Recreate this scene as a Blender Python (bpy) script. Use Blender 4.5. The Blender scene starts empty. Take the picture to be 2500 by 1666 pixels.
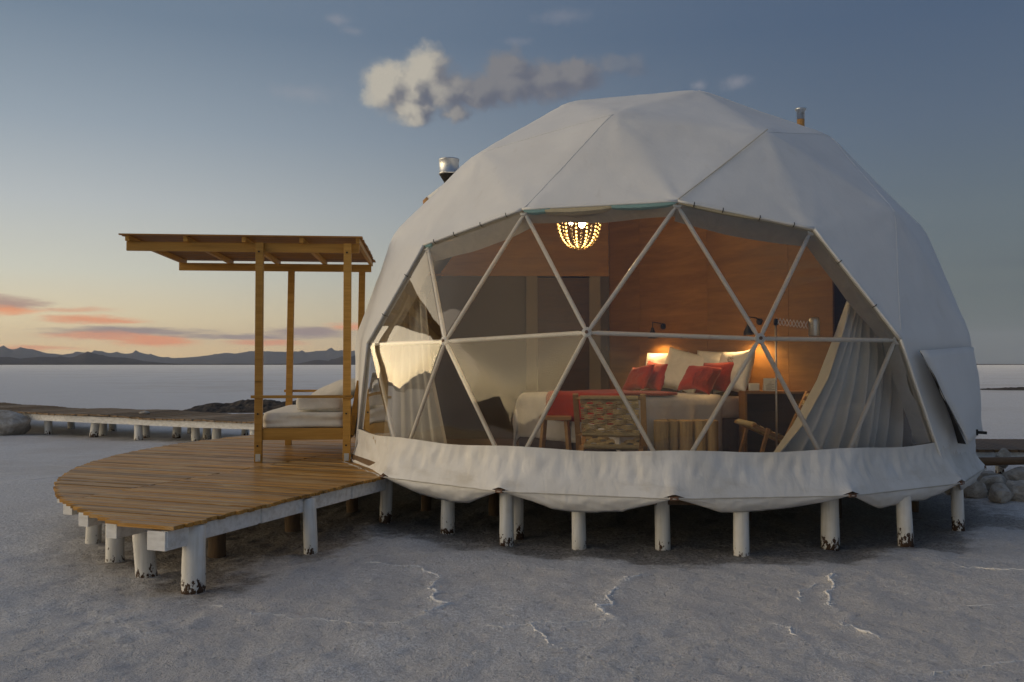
import bpy, bmesh, math, random
import numpy as np
from mathutils import Vector, Matrix, noise
from mathutils.bvhtree import BVHTree
random.seed(7); rng = np.random.default_rng(7)
PI = math.pi; R_ = math.radians
sc = bpy.context.scene
col = sc.collection

# ------------------------------------------------------------------ camera
cam = bpy.data.cameras.new('camera'); camo = bpy.data.objects.new('camera', cam); col.objects.link(camo)
cam.sensor_width = 36; cam.lens = 36 * 2187.6 / 2500; cam.clip_start = .05; cam.clip_end = 2e5
camo.location = (-.946, -11.349, 1.62); camo.rotation_euler = (PI / 2 + .026366, 0, .06628)
sc.camera = camo
sc.view_settings.view_transform = 'Standard'; sc.view_settings.look = 'None'
sc.view_settings.exposure = 0.0; sc.view_settings.gamma = 1
sc.cycles.use_denoising = True
sc.cycles.max_bounces = 10; sc.cycles.diffuse_bounces = 4; sc.cycles.glossy_bounces = 4
sc.cycles.transparent_max_bounces = 24; sc.cycles.volume_bounces = 1
sc.cycles.sample_clamp_indirect = 6

# ------------------------------------------------------------------ node helpers
class NT:
    def __init__(s, nt): s.nt = nt
    def n(s, t, ins=None, **props):
        nd = s.nt.nodes.new('ShaderNode' + t)
        for k, v in props.items(): setattr(nd, k, v)
        for k, v in (ins or {}).items(): s.put(nd.inputs[k], v)
        return nd
    def put(s, sock, v):
        if isinstance(v, bpy.types.NodeSocket): s.nt.links.new(v, sock)
        elif isinstance(v, bpy.types.Node): s.nt.links.new(v.outputs[0], sock)
        else:
            if sock.type == 'RGBA' and hasattr(v, '__len__') and len(v) == 3: v = (*v, 1)
            sock.default_value = v
    def m(s, op, a, b=0.0, c=0.0, clamp=False):
        nd = s.n('Math', {0: a, 1: b, 2: c}, operation=op); nd.use_clamp = clamp
        return nd.outputs[0]
    def vm(s, op, a, b=(0, 0, 0)):
        nd = s.n('VectorMath', {0: a, 1: b}, operation=op); return nd.outputs[0]
    def mr(s, v, a, b, c=0.0, d=1.0, smooth=True):
        nd = s.n('MapRange', {0: v, 1: a, 2: b, 3: c, 4: d}, interpolation_type='SMOOTHSTEP' if smooth else 'LINEAR'); return nd.outputs[0]
    def mix(s, f, a, b, blend='MIX'):
        nd = s.n('Mix', data_type='RGBA', blend_type=blend)
        s.put(nd.inputs[0], f); s.put(nd.inputs[6], a); s.put(nd.inputs[7], b); return nd.outputs[2]
    def ramp(s, f, stops, interp='LINEAR'):
        nd = s.n('ValToRGB', {0: f}); cr = nd.color_ramp; cr.interpolation = interp
        while len(cr.elements) < len(stops): cr.elements.new(.5)
        for e, (p, c) in zip(cr.elements, stops): e.position = p; e.color = (*c, 1)
        return nd.outputs[0]
    def noise(s, vec, scale, detail=4, rough=.55, dist=0, dims='3D'):
        nd = s.n('TexNoise', {'Scale': scale, 'Detail': detail, 'Roughness': rough, 'Distortion': dist}, noise_dimensions=dims)
        if vec is not None: s.put(nd.inputs['Vector'], vec)
        return nd.outputs[0]
    def bump(s, h, strength=.3, dist=.01, normal=None):
        nd = s.n('Bump', {'Height': h, 'Strength': strength, 'Distance': dist})
        if normal is not None: s.put(nd.inputs['Normal'], normal)
        return nd.outputs[0]
def lin(r, g, b):
    f = lambda c: (c / 255 / 12.92) if c / 255 <= .04045 else ((c / 255 + .055) / 1.055) ** 2.4
    return (f(r), f(g), f(b))

# ------------------------------------------------------------------ world: dusk sky
SUN_AZ = -98.0      # degrees from +y, negative = towards -x (left)
wd = bpy.data.worlds.new('World'); sc.world = wd; wd.use_nodes = True
W = NT(wd.node_tree); bg = wd.node_tree.nodes['Background']
tc = W.n('TexCoord'); d = W.vm('NORMALIZE', tc.outputs['Generated'])
sep = W.n('SeparateXYZ', {0: d}); dx, dy, dz = sep.outputs
az = W.m('DEGREES', W.m('ARCTAN2', dx, dy))
el = W.m('DEGREES', W.m('ARCSINE', dz))
sunv = (math.sin(R_(SUN_AZ)), math.cos(R_(SUN_AZ)), 0)
hl = W.m('SQRT', W.m('ADD', W.m('MULTIPLY', dx, dx), W.m('MULTIPLY', dy, dy)))
dot = W.n('VectorMath', {0: d, 1: sunv}, operation='DOT_PRODUCT').outputs['Value']
cosd = W.m('DIVIDE', dot, W.m('MAXIMUM', hl, .05))        # cos of azimuth difference to the sunset
e1 = W.m('DIVIDE', W.m('MAXIMUM', el, 0.0), 90.0)
ep = W.m('POWER', e1, .5)                                 # more resolution near the horizon
P = lambda deg: (deg / 90) ** .5
warm = W.ramp(ep, [(0, lin(250, 208, 142)), (P(1), lin(246, 210, 152)), (P(2.8), lin(234, 214, 172)), (P(5.5), lin(208, 206, 190)), (P(9.5), lin(182, 187, 188)), (P(14), lin(149, 161, 172)), (P(20), lin(113, 130, 148)), (P(45), lin(102, 115, 136)), (1, lin(114, 123, 142))])
cool = W.ramp(ep, [(0, lin(66, 80, 86)), (P(2), lin(74, 87, 92)), (P(5), lin(90, 100, 104)), (P(9), lin(92, 104, 113)), (P(14), lin(83, 98, 117)), (P(20), lin(72, 90, 115)), (P(45), lin(82, 99, 126)), (1, lin(114, 123, 142))])
fz = W.mr(cosd, -.55, .5)
sky = W.mix(fz, cool, warm)
glow = W.m('MULTIPLY', W.m('POWER', W.mr(cosd, .48, 1.0), 1.3), W.m('POWER', 2.718, W.m('MULTIPLY', W.m('ABSOLUTE', el), -.085)))
sky = W.mix(W.m('MULTIPLY', glow, 1.0), sky, (6.6, 4.9, 2.6), 'ADD')
# a little of the physical sky model in the mix, sun just under the horizon
nish = W.n('TexSky', sky_type='NISHITA'); nish.sun_disc = False
nish.sun_elevation = R_(1.0); nish.sun_rotation = R_(SUN_AZ); nish.altitude = 3400; nish.dust_density = 1.5
sky = W.mix(1.0, sky, W.mix(1.0, nish.outputs[0], (.012, .012, .012), 'MULTIPLY'), 'ADD')
# faint bands in the grey air opposite the sunset
uv = W.n('CombineXYZ', {0: az, 1: el, 2: 0.0}).outputs[0]
hb = W.m('MULTIPLY', W.mr(W.noise(W.vm('MULTIPLY', uv, (.05, .55, 1)), 1.0, 3, .5), .5, .75), W.m('MULTIPLY', W.mr(az, 6, 20), W.mr(el, 12, 4)))
base_sky = W.mix(W.m('MULTIPLY', hb, .35), sky, lin(80, 90, 100))
# clouds (procedural, fixed to compass directions)
def blob(a, e, ra, re, uvv):
    v = W.vm('MULTIPLY', W.vm('SUBTRACT', uvv, (a, e, 0)), (1 / ra, 1 / re, 0))
    return W.m('SUBTRACT', 1.0, W.n('VectorMath', {0: v}, operation='LENGTH').outputs['Value'])
def smax(lst, k=.18):
    o = lst[0]
    for x in lst[1:]: o = W.m('SMOOTH_MAX', o, x, k)
    return o
CUM = [(-11.75, 17.2, 1.9, 1.75), (-9.15, 18.1, 1.75, 1.95), (-10.4, 17.2, 2.4, 1.7), (-8.0, 17.1, 2.8, 1.5), (-6.0, 17.0, 2.6, 1.3), (-4.1, 18.3, 1.8, 1.6), (-3.7, 17.5, 2.7, 1.5), (-1.6, 17.65, 2.6, 1.5), (.2, 17.9, 2.2, 1.2), (-10.1, 15.9, 2.0, 1.1), (-7.3, 15.7, 1.1, .7), (3.2, 18.45, 2.0, .85)]
def cumdens(uvv, det, amp):
    wn = W.n('TexNoise', {'Vector': uvv, 'Scale': .8, 'Detail': float(det), 'Roughness': .55}).outputs[1]
    w2 = W.vm('ADD', uvv, W.vm('MULTIPLY', W.vm('SUBTRACT', wn, (.5, .5, .5)), (1.9, 1.5, 0)))
    b = smax([blob(*c, w2) for c in CUM], .22)
    return W.m('ADD', b, W.m('MULTIPLY', W.m('SUBTRACT', W.noise(w2, 1.2, det, .58), .5), amp))
cd = cumdens(uv, 8, .44); cd1 = cumdens(uv, 2.5, .55); cd2 = cumdens(W.vm('ADD', uv, (-.9, .35, 0)), 2.5, .55)
calpha = W.mr(cd, -.08, .5)
side = W.mr(W.m('SUBTRACT', cd1, cd2), -.5, .42)
warmside = W.mr(az, -5.8, -10.8)
litf = W.m('MULTIPLY', side, W.m('ADD', .22, W.m('MULTIPLY', warmside, .78)), clamp=True)
litf = W.m('ADD', litf, W.m('MULTIPLY', warmside, W.mr(el, 16.4, 18.6, .0, .28)), clamp=True)
ccol = W.mix(litf, lin(98, 102, 115), lin(186, 179, 165))
thin = W.mr(az, .8, 3.0, 1.0, .42)
cum_sky = W.mix(W.m('MULTIPLY', W.m('MULTIPLY', calpha, thin), .95), base_sky, ccol)
VE = [(-16.92, 16.54, 2.6, .6, .25), (10.31, 17.1, 1.1, .45, .45), (-14.94, 20.89, .9, .4, .4), (-14.0, 20.3, .8, .3, .3), (-.6, 21.4, 2.1, .5, .25), (8.05, 17.1, .6, .35, .5), (-3.5, 20.0, 1.2, .3, .25)]
vn = W.m('MULTIPLY', W.m('SUBTRACT', W.noise(uv, 1.3, 6, .6), .5), 1.2); vb = None
for a, e, ra, re, op in VE:
    x = W.m('MULTIPLY', W.mr(W.m('ADD', blob(a, e, ra * 1.2, re * 1.3, uv), vn), 0, 1.2), op * .8)
    vb = x if vb is None else W.m('MAXIMUM', vb, x)
cum_sky = W.mix(vb, cum_sky, lin(170, 164, 166))
# low sunset streaks: (az, el, half width, half height, amount of orange, opacity)
ST = [(-33.4, 3.45, 2.4, .46, .25, .85), (-33.4, 3.05, 2.2, .34, 1, .8), (-28.9, 2.62, 3.4, .26, .9, .85), (-29.8, 3.15, 2.6, .2, .75, .5), (-26.8, 1.95, 5.4, .40, .10, .95), (-28.5, 1.70, 3.6, .30, .9, .8), (-25.6, 1.42, 2.9, .44, 1, .95), (-20.4, 1.7, 4.5, .23, .1, .9), (-16.5, 2.02, 3.1, .40, .12, .95), (-19.2, 1.35, 2.9, .25, .8, .85), (-13.6, 2.4, 2.2, .33, .9, .85), (-32.4, .92, 3.6, .2, .95, .7)]
sn = W.n('TexNoise', {'Vector': W.vm('MULTIPLY', uv, (.34, 2.2, 1)), 'Scale': 1.0, 'Detail': 5.0, 'Roughness': .6}).outputs[1]
suv = W.vm('ADD', uv, W.vm('MULTIPLY', W.vm('SUBTRACT', sn, (.5, .5, .5)), (2.6, .55, 0)))
fine = W.m('MULTIPLY', W.m('SUBTRACT', W.noise(W.vm('MULTIPLY', uv, (.8, 7, 1)), 1.0, 6, .65), .5), .9)
str_sky = base_sky
for a, e, ra, re, org, op in ST:
    b = W.m('ADD', blob(a, e, ra, re, suv), fine)
    str_sky = W.mix(W.m('MULTIPLY', W.mr(b, -.12, .72), op), str_sky, tuple(x * org + y * (1 - org) for x, y in zip(lin(248, 152, 92), lin(136, 130, 132))))
# the cloud nodes are evaluated only in the part of the sky that holds them
def inside(a0, a1, e0, e1):
    return W.m('MULTIPLY', W.m('MULTIPLY', W.m('GREATER_THAN', az, a0), W.m('LESS_THAN', az, a1)), W.m('MULTIPLY', W.m('GREATER_THAN', el, e0), W.m('LESS_THAN', el, e1)))
bgs = W.n('Background', {0: str_sky, 1: 1.0}); bgc = W.n('Background', {0: cum_sky, 1: 1.0})
wd.node_tree.links.new(base_sky, bg.inputs[0]); bg.inputs[1].default_value = 1.0
x1 = W.n('MixShader', {0: inside(-42, -7, .2, 5.2), 1: bg.outputs[0], 2: bgs.outputs[0]})
x2 = W.n('MixShader', {0: inside(-22, 13.5, 13.0, 24.0), 1: x1.outputs[0], 2: bgc.outputs[0]})
wd.node_tree.links.new(x2.outputs[0], wd.node_tree.nodes['World Output'].inputs[0])

# ------------------------------------------------------------------ sun: the low warm afterglow
sl = bpy.data.lights.new('sun', 'SUN'); so = bpy.data.objects.new('sun', sl); col.objects.link(so)
sl.energy = .5; sl.angle = R_(45); sl.color = (1, .82, .62)
SE = R_(12); sd = Vector((sunv[0] * math.cos(SE), sunv[1] * math.cos(SE), math.sin(SE)))
so.rotation_euler = sd.to_track_quat('Z', 'Y').to_euler()

# ------------------------------------------------------------------ object helpers
WM = {}
def tag(o, label=None, cat=None, group=None, kind=None):
    if label: o['label'] = label
    if cat: o['category'] = cat
    if group: o['group'] = group
    if kind: o['kind'] = kind
    return o
def thing(name, label, cat, loc=(0, 0, 0), rotz=0, group=None):
    o = bpy.data.objects.new(name, None); col.objects.link(o); o.empty_display_size = .2
    o.location = loc; o.rotation_euler = (0, 0, rotz)
    WM[o.name] = Matrix.Translation(loc) @ Matrix.Rotation(rotz, 4, 'Z')
    return tag(o, label, cat, group)
class MB:
    def __init__(s): s.v = []; s.f = []
    def add(s, v, f):
        o = len(s.v); s.v += [tuple(x) for x in v]; s.f += [tuple(i + o for i in q) for q in f]; return s
    def box(s, c, size, M=None):
        x, y, z = [q / 2 for q in size]
        v = [Vector((a * x, b * y, e * z)) for a in (-1, 1) for b in (-1, 1) for e in (-1, 1)]
        if M is not None: v = [M @ q for q in v]
        c = Vector(c)
        return s.add([q + c for q in v], [(0, 1, 3, 2), (4, 6, 7, 5), (0, 4, 5, 1), (2, 3, 7, 6), (0, 2, 6, 4), (1, 5, 7, 3)])
    def bar(s, a, b, w, h, up=(0, 0, 1)):
        a = Vector(a); b = Vector(b); t = (b - a); L = t.length; t.normalize(); u = Vector(up)
        sd_ = t.cross(u)
        if sd_.length < 1e-5: sd_ = t.cross(Vector((0, 1, 0)))
        sd_.normalize(); u = sd_.cross(t)
        M = Matrix((t, sd_, u)).transposed()
        return s.box((a + b) / 2, (L, w, h), M)
    def tube(s, pts, r, n=8, cap=True):
        pts = [Vector(p) for p in pts]; k = len(pts); rs = r if hasattr(r, '__len__') else [r] * k
        t0 = (pts[1] - pts[0]).normalized(); u = t0.orthogonal().normalized(); V = []
        for i, p in enumerate(pts):
            t = (pts[min(i + 1, k - 1)] - pts[max(i - 1, 0)]).normalized()
            u = (u - t * u.dot(t)).normalized(); w = t.cross(u)
            V += [p + (u * math.cos(2 * PI * j / n) + w * math.sin(2 * PI * j / n)) * rs[i] for j in range(n)]
        F = [(i * n + j, i * n + (j + 1) % n, (i + 1) * n + (j + 1) % n, (i + 1) * n + j) for i in range(k - 1) for j in range(n)]
        if cap: F += [tuple(reversed(range(n))), tuple(range((k - 1) * n, k * n))]
        return s.add(V, F)
    def lathe(s, prof, c=(0, 0, 0), n=20):
        V = []; c = Vector(c)
        for r, z in prof: V += [c + Vector((r * math.cos(2 * PI * j / n), r * math.sin(2 * PI * j / n), z)) for j in range(n)]
        k = len(prof)
        F = [(i * n + j, i * n + (j + 1) % n, (i + 1) * n + (j + 1) % n, (i + 1) * n + j) for i in range(k - 1) for j in range(n)]
        F += [tuple(reversed(range(n))), tuple(range((k - 1) * n, k * n))]
        return s.add(V, F)
    def grid(s, P):
        """P: rows of points"""
        nr, nc = len(P), len(P[0])
        return s.add([p for row in P for p in row], [(i * nc + j, i * nc + j + 1, (i + 1) * nc + j + 1, (i + 1) * nc + j) for i in range(nr - 1) for j in range(nc - 1)])
    def sphere(s, c, r, n=8, m=6, scale=(1, 1, 1)):
        return s.lathe([(r * scale[0] * max(math.sin(PI * i / m), .02), -r * scale[2] * math.cos(PI * i / m)) for i in range(m + 1)], c, n)
    def build(s, name, mat, parent=None, smooth=False, world=True, bevel=0):
        me = bpy.data.meshes.new(name); me.from_pydata(s.v, [], s.f); me.validate()
        if mat: me.materials.append(mat)
        bm = bmesh.new(); bm.from_mesh(me); bmesh.ops.recalc_face_normals(bm, faces=bm.faces[:]); 
        if bevel: bmesh.ops.bevel(bm, geom=bm.edges[:], offset=bevel, segments=2, affect='EDGES', profile=.6)
        bm.to_mesh(me); bm.free()
        if smooth: me.polygons.foreach_set('use_smooth', [True] * len(me.polygons))
        return link(name, me, parent, world)
def link(name, me, parent=None, world=True):
    o = bpy.data.objects.new(name, me); col.objects.link(o)
    WM[o.name] = Matrix.Identity(4)
    if parent:
        o.parent = parent
        if world: o.matrix_parent_inverse = WM[parent.name].inverted()
        else: WM[o.name] = WM[parent.name].copy()
    return o
def copy_tree(o, parent=None, **kw):
    c = o.copy(); col.objects.link(c); c.parent = parent
    for ch in [x for x in list(col.objects) if x.parent == o]: copy_tree(ch, c)
    return c
def sm(x, a, b):
    t = min(1, max(0, (x - a) / (b - a))); return t * t * (3 - 2 * t)

# numpy gradient noise in 2D
_perm = rng.permutation(512); _ang = rng.random(512) * 2 * PI
def pn(x, y):
    x = np.asarray(x, float); y = np.asarray(y, float)
    xi = np.floor(x).astype(int); yi = np.floor(y).astype(int); xf = x - xi; yf = y - yi
    def g(i, j, a, b):
        h = _ang[_perm[(_perm[i & 511] + j) & 511]]; return np.cos(h) * a + np.sin(h) * b
    u = xf ** 3 * (xf * (6 * xf - 15) + 10); v = yf ** 3 * (yf * (6 * yf - 15) + 10)
    a = g(xi, yi, xf, yf); b = g(xi + 1, yi, xf - 1, yf); c = g(xi, yi + 1, xf, yf - 1); e = g(xi + 1, yi + 1, xf - 1, yf - 1)
    return (a * (1 - u) + b * u) * (1 - v) + (c * (1 - u) + e * u) * v
def fbm(x, y, o=4):
    r = 0; a = 1; f = 1
    for i in range(o): r = r + a * pn(x * f + 17.3 * i, y * f - 9.1 * i); a *= .5; f *= 2.03
    return r

# ------------------------------------------------------------------ materials
def newmat(name):
    m = bpy.data.materials.new(name); m.use_nodes = True; m.node_tree.nodes.clear()
    T = NT(m.node_tree); out = T.n('OutputMaterial'); return m, T, out
def principled(name, fn):
    m, T, out = newmat(name); p = T.n('BsdfPrincipled'); m.node_tree.links.new(p.outputs[0], out.inputs[0])
    o = T.n('TexCoord').outputs['Object']
    for k, v in fn(T, o).items(): T.put(p.inputs[k], v)
    return m
def rnd_vec(T, o):
    r = T.n('ObjectInfo').outputs['Random']
    return T.vm('ADD', o, T.n('CombineXYZ', {0: T.m('MULTIPLY', r, 37.0), 1: T.m('MULTIPLY', r, 91.0), 2: T.m('MULTIPLY', r, 53.0)}).outputs[0]), r
def wood(name, dark, light, stretch=(1.2, 22, 22), rough=.5, var=.35, bumpd=.004, coat=0, knots=True, spec=.4, weather=None):
    def fn(T, o):
        v, r = rnd_vec(T, o)
        g = T.noise(T.vm('MULTIPLY', v, stretch), 1.0, 6, .6, .6)
        g2 = T.noise(T.vm('MULTIPLY', v, tuple(x * 5 for x in stretch)), 1.0, 3, .6)
        f = T.m('ADD', T.m('MULTIPLY', g, .75), T.m('MULTIPLY', g2, .25))
        c = T.ramp(f, [(.3, dark), (.7, light)])
        c = T.mix(1.0, c, T.ramp(r, [(0, (1 - var,) * 3), (.5, (1, .97, .92)), (1, (1 + var * .4, 1 + var * .35, 1 + var * .3))]), 'MULTIPLY')
        if knots:
            k = T.n('TexVoronoi', {'Vector': T.vm('MULTIPLY', v, (stretch[0] * 1.2, stretch[1] * .35, stretch[2] * .35)), 'Scale': 1.0}).outputs['Distance']
            c = T.mix(T.mr(k, .1, .03, 0, .75), c, tuple(x * .35 for x in dark))
        if weather:
            wn = T.noise(T.vm('MULTIPLY', v, (1.0, 3, 3)), 1.5, 5, .6)
            c = T.mix(T.mr(wn, .5, .68, 0, .8), c, weather)
        h = T.m('ADD', g2, T.m('MULTIPLY', g, .6))
        return {'Base Color': c, 'Roughness': T.mr(g, .3, .7, rough - .1, rough + .12, False), 'Normal': T.bump(h, .5, bumpd), 'Coat Weight': coat, 'Coat Roughness': .25, 'Specular IOR Level': spec}
    return principled(name, fn)
M = {}
M['deck'] = wood('deck_wood', (.25, .118, .024), (.57, .32, .085), rough=.45, var=.5, coat=0.10, spec=.15, weather=(.48, .33, .16))
M['deckend'] = wood('deck_edge_wood', (.30, .15, .035), (.52, .29, .085), rough=.45)
M['pine'] = wood('varnished_pine', (.34, .175, .035), (.56, .32, .08), rough=.45, var=.22, spec=.25)
M['pine_dark'] = wood('varnished_pine_slat', (.20, .09, .022), (.38, .19, .05), rough=.5, var=.35, spec=.25)
M['plank'] = wood('weathered_plank', (.15, .095, .045), (.34, .225, .12), rough=.7, var=.4, weather=(.30, .25, .19))
M['plank_brown'] = wood('brown_plank', (.12, .07, .035), (.25, .155, .085), rough=.6, var=.3)
M['plywood'] = wood('plywood', (.16, .076, .017), (.31, .160, .043), stretch=(1.0, 1.0, 9.0), rough=.5, var=.12, knots=False, bumpd=.001)
M['darkwood'] = wood('dark_wood', (.045, .02, .008), (.10, .05, .02), rough=.5, var=.2, knots=False)
M['chairwood'] = wood('chair_wood', (.26, .14, .05), (.46, .27, .11), rough=.5, var=.2)
M['log'] = wood('debarked_log', (.32, .20, .08), (.62, .43, .20), stretch=(12, 12, 1.2), rough=.6, var=.25)
M['greybeam'] = wood('raw_post', (.06, .04, .025), (.16, .11, .07), stretch=(14, 14, 1.5), rough=.8)
def f_white(T, o):
    v, r = rnd_vec(T, o)
    z = T.n('SeparateXYZ', {0: T.n('NewGeometry').outputs['Position']}).outputs[2]
    n1 = T.noise(T.vm('MULTIPLY', v, (1, 1, .6)), 26, 5, .65); n2 = T.noise(T.vm('MULTIPLY', v, (30, 30, 2)), 1, 3, .5)
    ch = T.m('ADD', n1, T.mr(z, .0, .26, .13, -.22, False)); ch = T.m('ADD', ch, T.m('MULTIPLY', T.m('SUBTRACT', r, .4), .16))
    mask = T.mr(ch, .63, .66)
    base = T.mix(T.mr(n2, .3, .8), (.80, .80, .78), (.62, .61, .57))
    base = T.mix(T.mr(T.noise(v, 4, 4), .45, .75, 0, .35), base, (.52, .48, .40))
    c = T.mix(mask, base, T.mix(n2, (.025, .016, .012), (.11, .06, .035)))
    return {'Base Color': c, 'Roughness': .6, 'Normal': T.bump(T.m('SUBTRACT', T.m('MULTIPLY', n2, .5), mask), .5, .006), 'Specular IOR Level': .3}
M['whitepost'] = principled('chipped_white_paint', f_white)
def f_beam(T, o):
    v, r = rnd_vec(T, o)
    n2 = T.noise(T.vm('MULTIPLY', v, (3, 24, 24)), 1, 4, .5)
    c = T.mix(T.mr(n2, .35, .8), (.78, .78, .77), (.60, .59, .56))
    c = T.mix(T.mr(T.noise(v, 5, 5, .65), .56, .74, 0, .55), c, (.42, .37, .30))
    return {'Base Color': c, 'Roughness': .6, 'Normal': T.bump(n2, .3, .003), 'Specular IOR Level': .3}
M['whitebeam'] = principled('white_painted_beam', f_beam)
def f_canvas(T, o):
    n1 = T.noise(o, 1.1, 5, .6); n3 = T.noise(T.vm('MULTIPLY', o, (3, 3, 1.4)), 2.2, 5, .6, 1.2)
    c = T.mix(T.mr(n1, .35, .7), (.72, .73, .735), (.67, .677, .68))
    c = T.mix(T.mr(T.noise(T.vm('MULTIPLY', o, (7, 7, .8)), 1, 4, .6), .58, .8, 0, .22), c, (.52, .495, .45))
    wr = T.n('TexNoise', {'Vector': T.vm('MULTIPLY', o, (1.6, 1.6, .7)), 'Scale': 2.4, 'Detail': 3.0, 'Distortion': 2.2}, noise_type='RIDGED_MULTIFRACTAL').outputs[0]
    h = T.m('ADD', T.m('MULTIPLY', n3, .25), T.m('MULTIPLY', wr, .10))
    b = T.bump(h, .22, .05); b = T.bump(T.noise(o, 900, 2), .08, .001, b)
    return {'Base Color': c, 'Roughness': .62, 'Normal': b, 'Specular IOR Level': .25, 'Sheen Weight': .1}
M['canvas'] = principled('white_canvas', f_canvas)
def f_skirt(T, o):
    n1 = T.noise(o, 2.5, 5, .6)
    z = T.n('SeparateXYZ', {0: o}).outputs[2]
    c = T.mix(T.mr(n1, .35, .7), (.72, .715, .70), (.62, .61, .585))
    dirt = T.m('ADD', T.noise(T.vm('MULTIPLY', o, (2.2, 2.2, 7)), 1, 5, .6), T.mr(T.m('ABSOLUTE', T.m('SUBTRACT', z, .56)), 0, .13, .14, 0))
    c = T.mix(T.mr(dirt, .60, .84, 0, .5), c, (.46, .42, .35))
    h = T.noise(T.vm('MULTIPLY', o, (7, 7, 1.4)), 1.6, 3, .5, .8)
    return {'Base Color': c, 'Roughness': .55, 'Normal': T.bump(h, .25, .03), 'Specular IOR Level': .3}
M['skirt'] = principled('white_skirt', f_skirt)
def cloth(name, c, bumpd=.012, scale=6, rough=.85, sheen=.2):
    def fn(T, o):
        n1 = T.noise(o, scale, 5, .6, 1.0)
        cc = T.mix(T.mr(n1, .3, .75), tuple(x * .86 for x in c), c)
        b = T.bump(n1, .5, bumpd); b = T.bump(T.noise(o, 600, 2), .15, .001, b)
        return {'Base Color': cc, 'Roughness': rough, 'Normal': b, 'Sheen Weight': sheen, 'Specular IOR Level': .15}
    return principled(name, fn)
M['linen'] = cloth('white_linen', (.74, .72, .69)); M['cushion'] = cloth('cream_cushion', (.74, .70, .62), .006)
M['red'] = cloth('red_wool', (.40, .035, .014), .01, 20); M['duvet'] = cloth('white_duvet', (.70, .68, .67), .02, 4)
M['lining'] = cloth('dirty_lining', (.50, .47, .41), .02, 7); M['teal'] = cloth('teal_insulation', (.24, .40, .41), .01, 12)
M['cream'] = cloth('cream_insulation', (.50, .44, .31), .015, 14); M['brownwrap'] = cloth('tan_canvas', (.45, .24, .08), .004, 10)
def f_curt(T, o):
    n1 = T.noise(o, 9, 4)
    return {'Base Color': T.mix(n1, (.66, .71, .77), (.78, .82, .87)), 'Roughness': .8, 'Sheen Weight': .3, 'Normal': T.bump(T.noise(o, 500, 2), .15, .001)}
M['valance'] = cloth('mauve_valance', (.13, .10, .10), .02, 7)
M['curtain'] = principled('grey_curtain', f_curt)
def f_strut(T, o):
    n = T.noise(o, 14, 5, .65)
    c = T.mix(T.mr(n, .56, .76, 0, .55), (.90, .90, .90), (.50, .46, .38))
    return {'Base Color': c, 'Roughness': .42, 'Specular IOR Level': .5, 'Normal': T.bump(n, .2, .003)}
M['strut'] = principled('white_steel_tube', f_strut)
def metal(name, c, rough, met=1.0, dirt=None):
    def fn(T, o):
        n = T.noise(o, 11, 5, .6); cc = c
        if dirt: cc = T.mix(T.mr(n, .5, .7, 0, .9), c, dirt)
        return {'Base Color': cc, 'Metallic': met, 'Roughness': T.mr(n, .3, .7, rough - .08, rough + .15, False)}
    return principled(name, fn)
M['galv'] = metal('galvanised_steel', (.62, .64, .65), .34, 1, (.30, .30, .28)); M['black'] = metal('sooty_steel', (.012, .011, .010), .6, .3)
M['chrome'] = metal('brushed_steel', (.66, .65, .63), .3); M['blackmetal'] = metal('black_metal', (.02, .02, .02), .45, .5)
M['rust'] = metal('rusty_ring', (.16, .09, .06), .7, .3)
def f_black(T, o): return {'Base Color': T.mix(T.noise(o, 8), (.006, .006, .007), (.02, .018, .018)), 'Roughness': .8}
M['dark'] = principled('slit_shade', f_black)  # black that stands in for the shade inside the flap slit
def f_rope(T, o):
    n = T.noise(T.vm('MULTIPLY', o, (40, 40, 40)), 1, 4)
    return {'Base Color': T.mix(n, (.36, .27, .13), (.62, .50, .28)), 'Roughness': .8, 'Normal': T.bump(n, .5, .003)}
M['rope'] = principled('sisal_rope', f_rope)
def f_bead(T, o): return {'Base Color': T.mix(T.noise(o, 30), (.50, .36, .16), (.66, .52, .28)), 'Roughness': .5}
M['bead'] = principled('wooden_bead', f_bead)
def f_paint(c, var=.1):
    return lambda T, o: {'Base Color': T.mix(T.noise(o, 3, 5), tuple(x * (1 - var) for x in c), tuple(x * (1 + var) for x in c)), 'Roughness': .6}
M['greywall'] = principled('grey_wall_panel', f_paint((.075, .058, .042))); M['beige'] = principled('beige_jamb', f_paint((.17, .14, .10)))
M['tealbox'] = principled('teal_paint', f_paint((.03, .12, .12))); M['paper'] = principled('white_card', f_paint((.72, .70, .64)))
M['floor'] = wood('floor_boards', (.08, .045, .02), (.17, .10, .05), rough=.5, var=.1, knots=False)
def emis(name, c, s):
    m, T, out = newmat(name); e = T.n('Emission', {0: (*c, 1), 1: s}); m.node_tree.links.new(e.outputs[0], out.inputs[0]); return m
M['bulb'] = emis('lit_bulb', (1, .80, .45), 60); M['bulb_small'] = emis('lit_reading_bulb', (1, .66, .28), 14)
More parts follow.
